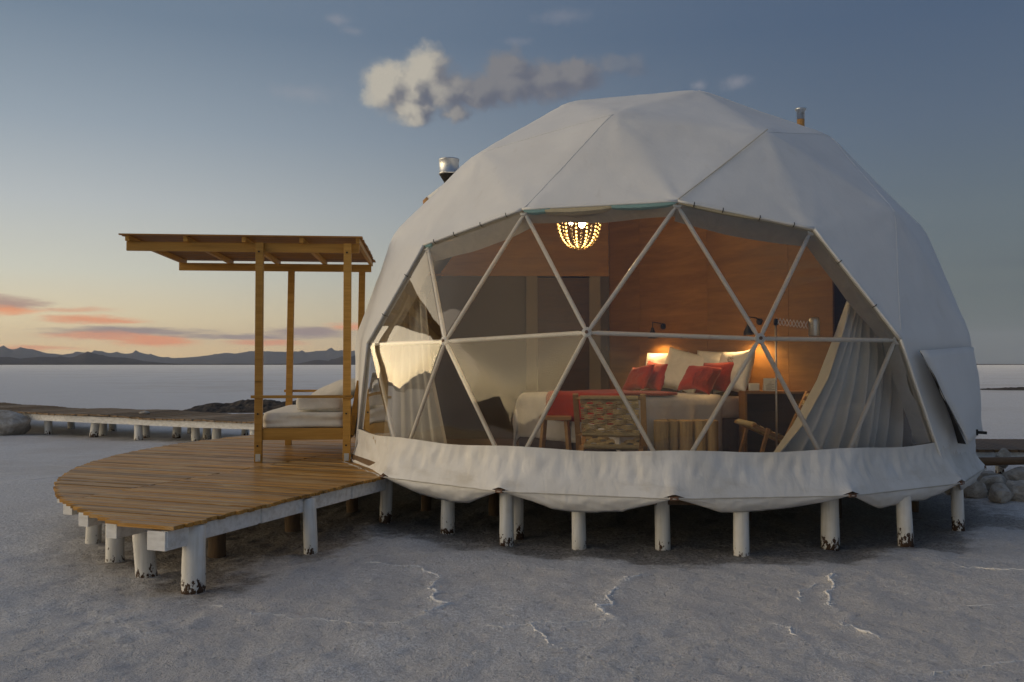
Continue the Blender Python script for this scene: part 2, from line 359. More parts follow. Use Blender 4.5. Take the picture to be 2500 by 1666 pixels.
# clear vinyl film: transparent with Fresnel reflection, scratches and creases
m, T, out = newmat('clear_vinyl'); M['vinyl'] = m
o = T.n('TexCoord').outputs['Object']
nb = T.bump(T.noise(o, 1.6, 1, .4, .4), .16, .012)
scr = T.n('TexNoise', {'Vector': T.vm('MULTIPLY', o, (30, 30, 5)), 'Scale': 1.0, 'Detail': 5.0, 'Roughness': .7, 'Distortion': 3.0}, noise_type='RIDGED_MULTIFRACTAL').outputs[0]
smask = T.m('MULTIPLY', T.mr(scr, 1.5, 1.95), T.mr(T.noise(o, 3.0, 3), .52, .66))
fr = T.n('Fresnel', {'IOR': 1.45, 'Normal': nb}).outputs[0]
fr2 = T.m('MINIMUM', T.m('MULTIPLY', fr, T.mr(fr, .036, .10, 1.45, 3.3)), .95)
gl = T.n('BsdfGlossy', {'Color': (1, 1, 1, 1), 'Roughness': .015, 'Normal': nb})
tr = T.n('BsdfTransparent', {'Color': (.90, .89, .86, 1)})
df = T.n('BsdfDiffuse', {'Color': (.62, .60, .55, 1)})
s1 = T.n('MixShader', {0: fr2, 1: tr.outputs[0], 2: gl.outputs[0]})
film = T.m('ADD', T.m('MULTIPLY', smask, .35), T.mr(T.noise(o, 1.7, 4, .6), .45, .8, .002, .02))
s2 = T.n('MixShader', {0: film, 1: s1.outputs[0], 2: df.outputs[0]})
m.node_tree.links.new(s2.outputs[0], out.inputs[0])
# sheer white curtain
m, T, out = newmat('sheer_fabric'); M['sheer'] = m
o = T.n('TexCoord').outputs['Object']
s = T.n('MixShader', {0: .55, 1: T.n('BsdfTransparent', {'Color': (1, 1, 1, 1)}).outputs[0], 2: T.n('BsdfDiffuse', {'Color': (.7, .7, .68, 1)}).outputs[0]})
m.node_tree.links.new(s.outputs[0], out.inputs[0])

def f_salt(T, o):
    mud = T.n('Attribute', attribute_name='mud').outputs['Fac']; rg = T.n('Attribute', attribute_name='ridge').outputs['Fac']
    g1 = T.noise(o, 34, 5, .72); g2 = T.noise(o, 78, 3, .6); big = T.noise(o, .8, 5, .6); mid = T.noise(o, 7, 5, .65)
    far = T.noise(T.vm('MULTIPLY', o, (.05, .05, 1)), 1, 9, .72)
    c = T.mix(T.mr(g1, .41, .59), (.56, .57, .59), (.96, .975, 1.0)); c = T.mix(T.mr(g2, .40, .58, .6, 0), c, (.42, .42, .425)); c = T.mix(T.mr(g2, .56, .70, 0, .6), c, (.95, .95, .95))
    c = T.mix(T.mr(big, .4, .72, 0, .35), c, (.60, .59, .575)); c = T.mix(T.mr(mid, .5, .72, 0, .4), c, (.84, .83, .82))
    c = T.mix(T.mr(far, .49, .60, 0, .55), c, (.50, .47, .45)); c = T.mix(T.m('MULTIPLY', rg, .5), c, (.88, .87, .85))
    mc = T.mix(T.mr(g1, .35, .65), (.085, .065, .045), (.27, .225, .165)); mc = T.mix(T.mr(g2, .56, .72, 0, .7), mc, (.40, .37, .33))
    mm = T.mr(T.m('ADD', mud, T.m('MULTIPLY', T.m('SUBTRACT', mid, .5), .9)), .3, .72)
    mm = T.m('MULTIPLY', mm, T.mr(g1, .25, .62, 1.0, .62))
    mc = T.mix(T.n('Attribute', attribute_name='dome_shade').outputs['Fac'], mc, T.mix(T.mr(g1, .4, .7), (.022, .017, .013), (.075, .062, .05)))  # shade under the dome, painted near-black into the mud colour
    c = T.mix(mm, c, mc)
    # network of raised crust edges, broken up
    wv_ = T.vm('ADD', o, T.vm('MULTIPLY', T.vm('SUBTRACT', T.n('TexNoise', {'Vector': o, 'Scale': 1.1, 'Detail': 6.0, 'Roughness': .7}).outputs[1], (.5, .5, .5)), (1.1, 1.1, 0)))
    ve = T.n('TexVoronoi', {'Vector': wv_, 'Scale': .42}, feature='DISTANCE_TO_EDGE').outputs['Distance']
    net = T.m('MULTIPLY', T.mr(ve, .022, .004), T.mr(T.noise(o, .9, 4, .6), .44, .62))
    net = T.m('MULTIPLY', net, T.m('SUBTRACT', 1.0, mm)); net = T.m('MULTIPLY', net, T.mr(g1, .3, .6, .3, 1.0))
    c = T.mix(T.m('MULTIPLY', net, .7), c, (.92, .91, .89))
    pits = T.m('MULTIPLY', T.mr(T.noise(o, 16, 3, .5), .60, .70), .5); c = T.mix(pits, c, (.38, .37, .36))
    h = T.m('ADD', T.m('MULTIPLY', g1, .7), T.m('MULTIPLY', g2, .45)); h = T.m('ADD', h, T.m('MULTIPLY', mid, 1.2)); h = T.m('ADD', h, T.m('MULTIPLY', net, .35)); h = T.m('SUBTRACT', h, T.m('MULTIPLY', pits, .6))
    return {'Base Color': c, 'Roughness': T.mr(g1, .3, .7, .45, .7), 'Normal': T.bump(h, 1.0, .034), 'Specular IOR Level': .5, 'Sheen Weight': T.m('MULTIPLY', T.m('SUBTRACT', 1.0, mm), .35), 'Sheen Roughness': .45}
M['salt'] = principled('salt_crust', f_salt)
M['crumb'] = principled('salt_crumbs', lambda T, o: {'Base Color': T.mix(T.noise(o, 40, 4), (.60, .60, .60), (.88, .88, .87)), 'Roughness': .8, 'Normal': T.bump(T.noise(o, 120, 3), .8, .006)})
def f_hill(T, o):
    n = T.noise(T.vm('MULTIPLY', o, (.002, .002, .004)), 1, 6, .6)
    return {'Base Color': T.mix(n, (.05, .045, .042), (.12, .105, .095)), 'Roughness': 1, 'Specular IOR Level': 0}
M['hill'] = principled('hill_rock', f_hill)
M['shore'] = principled('shore_scrub', lambda T, o: {'Base Color': T.mix(T.noise(T.vm('MULTIPLY', o, (.01, .01, .1)), 1, 5), (.055, .045, .032), (.12, .10, .075)), 'Roughness': 1, 'Specular IOR Level': 0})
def f_rock(T, o):
    v, r = rnd_vec(T, o); n = T.noise(v, 6, 6, .65); n2 = T.noise(v, 30, 4, .6)
    c = T.mix(T.mr(n, .35, .7), (.34, .30, .25), (.60, .57, .52)); c = T.mix(T.mr(n2, .55, .7, 0, .5), c, (.22, .19, .155))
    return {'Base Color': c, 'Roughness': .8, 'Normal': T.bump(T.m('ADD', n, T.m('MULTIPLY', n2, .4)), .8, .04)}
M['rock'] = principled('salt_rock', f_rock)
def f_mound(T, o):
    n = T.noise(o, 5, 6, .7)
    return {'Base Color': T.mix(T.mr(n, .35, .7), (.02, .016, .012), (.12, .09, .065)), 'Roughness': .85, 'Normal': T.bump(n, 1, .08)}
M['mud'] = principled('dark_mud', f_mound)

# ------------------------------------------------------------------ ground
ZF = .587; OZ = 1.226; R = 3.6; ROT = -2.42946; DECK = .50
EX = Vector((.957, -.29, 0)); EY = Vector((.29, .957, 0)); DT = Vector((-3.70, -5.28, 0))    # deck axes, tip
def axis(lo, hi, d, ext):
    a = list(np.arange(lo, hi + 1e-6, d))
    for sgn, e in ((1, hi), (-1, lo)):
        x = e; st = d
        while abs(x) < ext:
            st *= 1.13 if abs(x) < 40 else 1.35
            x += sgn * st; a.append(x)
    return np.array(sorted(a))
gx = axis(-5.6, 3.6, .038, 21000); gy = axis(-8.3, -2.4, .034, 21000)
X, Y = np.meshgrid(gx, gy)
near = np.exp(-((X + 1) ** 2 + (Y + 4) ** 2) / 30 ** 2)
Z = .018 * fbm(X * .6, Y * .6, 3) + (.017 * fbm(X * 3.1, Y * 3.1, 4) + .010 * fbm(X * 11, Y * 11, 2)) * near
rid = np.zeros_like(X)
RIDGES = []
def ridge(pts, w=.03, h=.035):
    global Z, rid
    pts = [np.array(p, float) for p in pts]
    # jitter each stretch into a crinkled line
    q = []
    for a, b in zip(pts[:-1], pts[1:]):
        k = max(2, int(np.linalg.norm(b - a) / .09))
        for i in range(k): q.append(a + (b - a) * i / k + rng.normal(0, .028, 2))
    q.append(pts[-1])
    q = np.array(q); lo = q.min(0) - .3; hi = q.max(0) + .3
    ix = np.where((gx > lo[0]) & (gx < hi[0]))[0]; iy = np.where((gy > lo[1]) & (gy < hi[1]))[0]
    if not len(ix) or not len(iy): return
    xs = X[np.ix_(iy, ix)]; ys = Y[np.ix_(iy, ix)]; D = np.full(xs.shape, 9.)
    for a, b in zip(q[:-1], q[1:]):
        ab = b - a; t = np.clip(((xs - a[0]) * ab[0] + (ys - a[1]) * ab[1]) / (ab @ ab + 1e-9), 0, 1)
        D = np.minimum(D, np.hypot(xs - a[0] - t * ab[0], ys - a[1] - t * ab[1]))
    amp = np.clip(.55 + 1.3 * pn(xs * 5, ys * 5), .1, 1.3); RIDGES.append((q, w, h))
    g = np.exp(-(D / w) ** 2) * amp
    Z[np.ix_(iy, ix)] += h * .3 * g; rid[np.ix_(iy, ix)] = np.maximum(rid[np.ix_(iy, ix)], np.clip(g, 0, 1))
ridge([(-2.6, -4.1), (-2.2, -4.25), (-1.96, -4.5), (-1.97, -4.8), (-1.90, -5.08), (-1.82, -5.35), (-1.88, -5.55), (-2.05, -5.8)], .035, .05)
ridge([(-2.05, -5.8), (-2.5, -5.75), (-3.0, -5.6), (-3.4, -5.35)], .025, .022)
ridge([(-.42, -4.25), (-.62, -4.7), (-.69, -5.11), (-.78, -5.4), (-.66, -5.62)], .045, .05)
ridge([(-1.5, -5.78), (-1.1, -5.72), (-.66, -5.66)], .025, .022); ridge([(-1.2, -5.75), (-1.12, -6.0), (-.98, -6.25)], .03, .03)
ridge([(1.1, -4.23), (.92, -4.6), (.82, -5.01), (.86, -5.35), (.75, -5.6), (.9, -5.85)], .035, .045)
ridge([(.9, -4.5), (.7, -4.8), (.6, -5.1)], .03, .025); ridge([(.35, -5.6), (.42, -5.9)], .03, .03)
ridge([(2.0, -3.54), (2.2, -3.9), (2.7, -4.05), (3.4, -4.1)], .02, .022); ridge([(1.5, -5.15), (2.2, -5.05), (2.9, -4.9)], .02, .018)
ridge([(.9, -6.5), (1.3, -6.3), (1.55, -6.2)], .02, .02); ridge([(-4.7, -5.6), (-4.45, -5.9)], .025, .025); ridge([(-.75, -6.9), (-.55, -7.2)], .02, .02)
ridge([(-8.2, -2.0), (-7.9, -2.6), (-8.0, -3.0)], .05, .04); ridge([(-9.0, .5), (-8.4, .9), (-8.0, 1.5)], .05, .04)
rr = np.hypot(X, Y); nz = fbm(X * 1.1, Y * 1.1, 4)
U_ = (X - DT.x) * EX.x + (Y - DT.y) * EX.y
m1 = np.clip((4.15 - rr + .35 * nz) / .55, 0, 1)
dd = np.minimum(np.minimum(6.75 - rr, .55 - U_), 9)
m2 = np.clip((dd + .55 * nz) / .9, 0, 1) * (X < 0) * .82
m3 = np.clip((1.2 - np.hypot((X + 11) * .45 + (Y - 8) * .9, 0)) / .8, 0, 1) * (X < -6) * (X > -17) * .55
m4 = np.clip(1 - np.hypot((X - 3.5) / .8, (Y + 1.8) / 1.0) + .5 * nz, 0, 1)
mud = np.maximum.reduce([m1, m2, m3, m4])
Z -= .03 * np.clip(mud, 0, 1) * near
nyy, nxx = X.shape
idx = np.arange(nyy * nxx).reshape(nyy, nxx)
F = np.stack([idx[:-1, :-1], idx[:-1, 1:], idx[1:, 1:], idx[1:, :-1]], -1).reshape(-1, 4)
me = bpy.data.meshes.new('ground'); me.from_pydata(np.stack([X, Y, Z], -1).reshape(-1, 3).tolist(), [], F.tolist())
for nm, a in (('mud', mud), ('ridge', rid), ('dome_shade', np.clip((3.98 - rr + .4 * nz) / .5, 0, 1))):  # last mask: painted shade under the dome, ragged at its rim
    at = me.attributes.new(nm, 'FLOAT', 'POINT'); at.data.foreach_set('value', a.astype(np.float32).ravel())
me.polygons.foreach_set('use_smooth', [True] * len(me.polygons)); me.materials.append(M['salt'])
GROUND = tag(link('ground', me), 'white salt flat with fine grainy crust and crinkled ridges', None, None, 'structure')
def gz(x, y):   # ground height near a place
    i = np.clip(np.searchsorted(gy, y), 0, len(gy) - 1); j = np.clip(np.searchsorted(gx, x), 0, len(gx) - 1); return float(Z[i, j])

ico = bmesh.new(); bmesh.ops.create_icosphere(ico, subdivisions=1, radius=1)
IVs = [v.co.copy() for v in ico.verts]; IFs = [tuple(v.index for v in f.verts) for f in ico.faces]; ico.free()
for q, w, h in RIDGES:          # crust pushed up along each crack, a crinkled lip with crumbs
    b = MB(); rg = random.Random(int(q[0][0] * 1000)); path = []
    for a, e in zip(q[:-1], q[1:]):
        k = max(2, int(np.linalg.norm(e - a) / .022))
        for i in range(k): path.append(a + (e - a) * i / k + np.array([rg.gauss(0, .006), rg.gauss(0, .006)]))
    seg = []
    def flush():
        if len(seg) > 3: b.tube([p_ for p_, r_ in seg], [max(.0015, r_ * min(1, i_ / 3, (len(seg) - 1 - i_) / 3)) for i_, (p_, r_) in enumerate(seg)], 7)
        seg.clear()
    for i, p in enumerate(path):
        amp_ = .5 + 1.1 * noise.noise(Vector((i * .05, q[0][0] * 7, 3)))
        if amp_ < .12: flush(); continue
        r = h * .20 * (.35 + .75 * min(1, amp_)) * (1 + .35 * noise.noise(Vector((i * .6, 1, q[0][1]))))
        seg.append(((p[0], p[1], gz(p[0], p[1]) + r * .05), r))
        for _ in range(3):
            x, y = p + np.array([rg.gauss(0, w * .35), rg.gauss(0, w * .35)]); r2 = h * (.04 + .16 * rg.random() ** 2); z = gz(x, y) + r2 * .1
            b.add([(x + v.x * r2 * rg.uniform(.8, 1.6), y + v.y * r2 * rg.uniform(.8, 1.6), z + v.z * r2 * .7) for v in IVs], IFs)
    flush()
    tag(b.build('salt_ridge', M['crumb'], GROUND), None, None, None, 'stuff')
# ------------------------------------------------------------------ hills and shore
def interp(pts, a):
    xs = [p[0] for p in pts]; ys = [p[1] for p in pts]; return float(np.interp(a, xs, ys))
def hills(name, sky_pts, D, a0, a1, step, seed):
    rows = 9; P = []
    for k in range(rows):
        t = k / (rows - 1); P.append([])
        r = D + (t - .45) * .32 * D
        prof = max(0, 1 - abs(t - .45) / (.45 if t < .45 else .55)) ** .85
        for a in np.arange(a0, a1 + 1e-6, step):
            h = math.tan(R_(interp(sky_pts, a))) * D
            n = float(fbm(np.array(a * 2.2 + seed), np.array(t * 3.0 + seed), 4))
            z = h * prof * (1 + .35 * n * (1 if abs(t - .45) > .06 else .12)) - (40 if prof == 0 else 0)
            P[-1].append((r * math.sin(R_(a)), r * math.cos(R_(a)), z))
    b = MB().grid(P); o = b.build(name, M['hill'], smooth=True); return tag(o, None, None, None, 'structure')
back = [(-33.55, .99), (-33.32, 1.07), (-32.94, .95), (-32.59, 1.07), (-32.01, .96), (-31.3, .74), (-30.91, .7), (-30.43, .63), (-29.62, .78), (-28.89, .8), (-28.64, .88), (-28.4, .88), (-28.06, .74), (-27.64, .79), (-27.14, .72), (-26.46, .81), (-25.86, .68), (-25.17, .5), (-24.56, .44), (-23.67, .48), (-22.96, .58), (-22.34, .65), (-21.52, .83), (-20.98, .75), (-20.06, .92), (-19.13, .93), (-17.72, .88), (-17.25, .91), (-16.78, .87), (-16.3, .91), (-15.34, .99), (-14.38, .97), (-13.5, .99), (-9, .8), (-3, .5), (4, .25), (10, .05), (14, .0)]
bx = [(a, .85 + .45 * math.sin(a * .31) + .3 * math.sin(a * .83 + 1)) for a in np.arange(-150, -34, 2.)]
fx = [(a, .45 + .25 * math.sin(a * .45) + .15 * math.sin(a * 1.1 + 2)) for a in np.arange(-150, -34, 2.)]
front = [(-33.54, .47), (-33.24, .51), (-32.62, .38), (-31.69, .52), (-31.06, .48), (-29.78, .48), (-29.46, .71), (-29.14, .82), (-28.81, .71), (-28.14, .54), (-27.47, .47), (-26.71, .4), (-26.28, .27), (-25.42, .16), (-24.11, .05), (-17.44, .05), (-16.11, .35), (-15.34, .28), (-14.57, .58), (-13.5, .58), (-9, .3), (-5, .03)]
hills('far_hills', bx + back, 18000, -150, 14, .2, 3); hills('near_hills', fx + front, 8500, -150, -5, .2, 11)
P = []
for r, z in ((6200, -3), (6400, 5.5), (6900, 7), (7400, -3)):
    P.append([(r * math.sin(R_(a)), r * math.cos(R_(a)), z + (1.5 * math.sin(a * 1.7) + 1.0 * math.sin(a * 4.1) if z > 0 else 0)) for a in np.arange(-180, 181, 1.5)])
tag(MB().grid(P).build('shore', M['shore'], smooth=True), None, None, None, 'structure')

# ------------------------------------------------------------------ geodesic dome
t = math.atan(.5)
IV = [Vector((0, 0, 1))] + [Vector((math.cos(t) * math.cos(2 * PI * i / 5), math.cos(t) * math.sin(2 * PI * i / 5), math.sin(t))) for i in range(5)] + [Vector((math.cos(t) * math.cos(2 * PI * (i + .5) / 5), math.cos(t) * math.sin(2 * PI * (i + .5) / 5), -math.sin(t))) for i in range(5)]
IF = [(0, 1 + i, 1 + (i + 1) % 5) for i in range(5)] + [(1 + i, 6 + i, 1 + (i + 1) % 5) for i in range(5)] + [(6 + i, 6 + (i + 1) % 5, 1 + (i + 1) % 5) for i in range(5)]
DV = []; DK = {}; DF = []
MR = Matrix.Rotation(ROT, 3, 'Z')
def dv(p):
    p = p.normalized(); k = tuple(round(c, 4) for c in p)
    if k not in DK: DK[k] = len(DV); DV.append(p.copy())
    return DK[k]
for a, b, c in IF:
    A, B, C = IV[a], IV[b], IV[c]; pt = lambda i, j: (A * (3 - i - j) + B * i + C * j)
    for i in range(3):
        for j in range(3 - i):
            tri = [(i, j), (i + 1, j), (i, j + 1)]; DF.append(tuple(dv(pt(*q)) for q in tri))
            if i + j < 2: DF.append(tuple(dv(pt(*q)) for q in ((i + 1, j), (i + 1, j + 1), (i, j + 1))))
DF = [f for f in DF if all(DV[i].z > -.25 for i in f)]
def place(v, s=1.0):
    p = MR @ v; z = p.z * R if p.z > -.1 else -.639
    return Vector((p.x * R * s, p.y * R * s, OZ + (z * s if z > 0 else z)))
FV = [place(v) for v in DV]
AZ = [math.degrees(math.atan2(v.y, v.x)) % 360 for v in FV]
def row(i):
    z = DV[i].z
    return 9 if z < -.25 else 5 if z < -.1 else 4 if z < .3 else 3 if z < .6 else 2 if z < .85 else 1 if z < .99 else 0
def is_win(f):
    rs = sorted(row(i) for i in f)
    if rs[0] < 3: return False
    for i in f:
        lo, hi = {3: (219, 295), 4: (207, 307), 5: (195, 319)}[row(i)]
        if not lo < AZ[i] < hi: return False
    return True
WIN = [f for f in DF if is_win(f)]; COV = [f for f in DF if not is_win(f)]
bvh = BVHTree.FromPolygons([tuple(v) for v in FV], [tuple(f) for f in DF])
def dome_r(azd, z):
    dr = Vector((math.cos(R_(azd)), math.sin(R_(azd)), 0)); h = bvh.ray_cast(Vector((0, 0, z)) + dr * 6, -dr)
    return math.hypot(h[0].x, h[0].y) if h[0] else 3.5

dome = thing('dome_tent', 'white canvas geodesic dome tent with a triangulated clear window front', 'tent', (0, 0, ZF))
# cover
CS = 1.036
def fi(rw, azd): return min((i for i in range(len(FV)) if row(i) == rw), key=lambda i: abs((AZ[i] - azd + 180) % 360 - 180))
LOOPV = [fi(5, 197), fi(4, 209)] + [fi(3, a) for a in (221, 243, 270, 293)] + [fi(4, 305), fi(5, 317)]
def cpl(i): return place(DV[i], 1.017 if i in LOOPV else CS)
HUBS = [place(v, CS) for v in DV if v.z > -.25]
def subdiv_cover(faces, s, n=26, smooth_it=3, amp=.006):
    vk = {}; V = []; F = []
    def key(p):
        k = (round(p.x, 4), round(p.y, 4), round(p.z, 4))
        if k not in vk: vk[k] = len(V); V.append(p.copy())
        return vk[k]
    for f in faces:
        A, B, C = [cpl(i) for i in f]
        pt = lambda i, j: (A * (n - i - j) + B * i + C * j) / n
        for i in range(n):
            for j in range(n - i):
                F.append(tuple(key(pt(*q)) for q in ((i, j), (i + 1, j), (i, j + 1))))
                if i + j < n - 1: F.append(tuple(key(pt(*q)) for q in ((i + 1, j), (i + 1, j + 1), (i, j + 1))))
    P = np.array([tuple(v) for v in V]); E = {}
    for f in F:
        for a, b in ((f[0], f[1]), (f[1], f[2]), (f[2], f[0])):
            k = (min(a, b), max(a, b)); E[k] = E.get(k, 0) + 1
    ed = np.array(list(E.keys())); bnd = np.zeros(len(P), bool)
    for (a, b), c in E.items():
        if c == 1: bnd[a] = bnd[b] = True
    for _ in range(smooth_it):
        acc = np.zeros_like(P); cnt = np.zeros(len(P))
        np.add.at(acc, ed[:, 0], P[ed[:, 1]]); np.add.at(acc, ed[:, 1], P[ed[:, 0]]); np.add.at(cnt, ed[:, 0], 1); np.add.at(cnt, ed[:, 1], 1)
        Q = P * .4 + .6 * acc / cnt[:, None]; P = np.where(bnd[:, None], P, Q)
    for i, p in enumerate(P):
        if bnd[i]: continue
        v = Vector(p); nr = (v - Vector((0, 0, OZ))).normalized(); wr = 0
        for hi_, hv in enumerate(HUBS):
            dv_ = v - hv; dl = dv_.length
            if dl < .95:
                up_ = Vector((0, 0, 1)); tx = nr.cross(up_).normalized() if abs(nr.z) < .98 else Vector((1, 0, 0)); ty = nr.cross(tx)
                an = math.atan2(dv_.dot(ty), dv_.dot(tx)); kf = 5 + hi_ % 4
                wr += .006 * math.exp(-(dl / .42) ** 2) * min(1, dl / .12) * (math.sin(kf * an + hi_ * 1.7) + .6 * math.sin((kf * 2 + 1) * an + hi_))
        P[i] += np.array(nr) * wr
        P[i] += np.array(nr) * (amp * noise.fractal(v * 1.3, 1, 2, 3) + .004 * noise.noise(v * 6))
    return P, F, bnd
P, F, bnd = subdiv_cover(COV, CS)
COVB = BVHTree.FromPolygons(P.tolist(), F)
b = MB(); b.add(P.tolist(), F); cover = b.build('cover', M['canvas'], dome, smooth=True)
sol = cover.modifiers.new('thick', 'SOLIDIFY'); sol.thickness = .012; sol.offset = -1
cover['label'] = 'faceted white canvas cover stretched over the frame'
# hub caps: soft point at the top and a seam tape
seam = [place(DV[fi(2, 293)], CS * 1.003), place(DV[fi(3, 270)], 1.021)]
pts = [seam[0].lerp(seam[1], k / 12) + (seam[0] - Vector((0, 0, OZ))).normalized() * (.008 - .012 * math.sin(PI * k / 12)) for k in range(13)]
MB().tube(pts, .006, 5).build('seam', M['lining'], cover)
for (ra_, aa), (rb_, ab) in (((2, 257), (2, 221)), ((2, 257), (3, 243)), ((2, 293), (2, 329)), ((2, 329), (3, 315)), ((3, 315), (4, 305)), ((1, 293), (2, 329))):
    p0, p1 = cpl(fi(ra_, aa)), cpl(fi(rb_, ab)); tree = COVB
    pts = []
    for k in range(17):
        q_ = p0.lerp(p1, k / 16); dr = (q_ - Vector((0, 0, OZ))).normalized(); h_ = tree.ray_cast(Vector((0, 0, OZ)), dr)
        if h_[0]: pts.append(h_[0] + dr * .001)
    if len(pts) > 2: MB().tube(pts, .0038, 5).build('seam', M['canvas'], cover, smooth=True)
# struts, hubs, panes
edges = {}
for f in WIN:
    for a, b in ((f[0], f[1]), (f[1], f[2]), (f[2], f[0])): edges[tuple(sorted((a, b)))] = 1
for a, b in edges:
    if row(a) == 5 and row(b) == 5: continue
    A, B = FV[a], FV[b]; dirn = (B - A).normalized()
    A2 = A + dirn * .05; B2 = B - dirn * .05
    horiz = row(a) == row(b) == 4
    r = .0205 if not horiz else .020
    MB().tube([A, A2, A2 + dirn * .04, B2 - dirn * .04, B2, B], [r * .62, r * .75, r, r, r * .75, r * .62], 10).build('strut', M['strut'], dome, smooth=True)
wv = {i for e in edges for i in e}
for i in wv:
    if row(i) == 5: continue
    nr = (FV[i] - Vector((0, 0, OZ))).normalized(); c = FV[i] + nr * .02
    h = MB().tube([c - nr * .02, c + nr * .006], .045, 12).build('hub', M['strut'], dome, smooth=False)
    MB().tube([c + nr * .006, c + nr * .018], .016, 6).build('bolt', M['rust'], h)
for k, f in enumerate(WIN):
    A, B, C = [place(DV[i], 1.011) for i in f]; n = 14; b = MB(); nr = (B - A).cross(C - A).normalized()
    ctr = (A + B + C) / 3
    if nr.dot(ctr - Vector((0, 0, OZ))) < 0: nr = -nr
    ids = {}; V = []
    for i in range(n + 1):
        for j in range(n + 1 - i):
            u, v = i / n, j / n; w = 1 - u - v; p = A * w + B * u + C * v
            bul = min(u, v, w) * 3
            ids[i, j] = len(V); V.append(p + nr * .022 * bul * (1 if row(f[0]) + row(f[1]) + row(f[2]) > 12 else .2) + nr * .004 * bul * noise.noise(p * 1.6))
    Fq = []
    for i in range(n):
        for j in range(n - i):
            Fq.append((ids[i, j], ids[i + 1, j], ids[i, j + 1]))
            if i + j < n - 1: Fq.append((ids[i + 1, j], ids[i + 1, j + 1], ids[i, j + 1]))
    b.add(V, Fq).build('window_pane', M['vinyl'], dome, smooth=True)
# lining and hems round the opening
r3 = [fi(3, a) for a in (221, 243, 270, 293)]
loop = [fi(5, 197), fi(4, 209)] + r3 + [fi(4, 305), fi(5, 317)]
for k in range(len(loop) - 1):
    a, b = loop[k], loop[k + 1]; A, B = cpl(a), cpl(b); a_, b_ = FV[a], FV[b]
    n = 16; top = []; low = []; wid = []
    ctr = Vector((-.05, -3.3, 1.5)); mid = (a_ + b_) / 2; inw = (ctr - mid); tdir = (b_ - a_).normalized(); inw = (inw - tdir * inw.dot(tdir)).normalized()
    P3 = [[], [], []]
    for i in range(n + 1):
        s = i / n; o1 = A.lerp(B, s); o2 = a_.lerp(b_, s) * .995 + Vector((0, 0, OZ)) * .005
        w = (.105 + .035 * math.sin(s * PI) + .03 * noise.noise(Vector((s * 3, k * 4.7, 0)))) if k != 0 else .05
        if k in (5, 6): w *= .5
        if k == 1: w *= .8
        if k == 3: w *= .55
        P3[0].append(o1 - (o1 - Vector((0, 0, OZ))).normalized() * .006 - inw * .01)
        P3[1].append(o1.lerp(o2, .45) + inw * .035)
        P3[2].append(o2 - (o2 - Vector((0, 0, OZ))).normalized() * .05 + inw * w)
    lin_o = MB().grid(P3).build('lining_edge', M['lining'], dome, smooth=True)
    hem = [A.lerp(B, i / 12) + (A - Vector((0, 0, OZ))).normalized() * (.003 + .004 * noise.noise(Vector((i * .7, k, 3)))) for i in range(13)]
    MB().tube(hem, .013, 6).build('hem', M['canvas'], dome, smooth=True)
    for q_ in ((.12, .33, .6, .85) if k in (2, 4) else (.3, .7) if k in (1, 5) else ()):
        c_ = A.lerp(B, q_); nr = (c_ - Vector((0, 0, OZ))).normalized(); MB().tube([c_ + nr * .012 - inw * .012, c_ + nr * .02 + inw * .01, c_ - nr * .005 + inw * .022], .0045, 5).build('tie', M['blackmetal'], dome)
    if k in (2, 3, 4):      # teal and cream insulation showing between cover and frame
        for (s0, s1, mt, dw) in {2: [(0, .08, 'teal', .03)], 3: [(0, .2, 'teal', .035), (.1, .62, 'cream', .06), (.55, 1.0, 'teal', .04)], 4: [(.02, .6, 'cream', .02), (.3, .55, 'teal', .012)]}[k]:
            rows_ = [[], [], []]
            for i in range(13):
                s = s0 + (s1 - s0) * i / 12; e = math.sin(PI * i / 12) ** .6; o1 = A.lerp(B, s); nr = (o1 - Vector((0, 0, OZ))).normalized()
                q = .005 * (1 + 'teal cream'.find(mt))
                rows_[0].append(o1 - nr * .004 + inw * .005); rows_[1].append(o1 + nr * (.012 - q * .2) + inw * (.005 + dw * .5 * e)); rows_[2].append(o1 - nr * (.03 + q * .2) + inw * (.008 + dw * e * (1 + .2 * noise.noise(Vector((s * 20, 1, 1))))))
            MB().grid(rows_).build('insulation', M[mt], dome, smooth=True)['label'] = ('pale teal' if mt == 'teal' else 'cream') + ' insulation poking out under the cover edge'
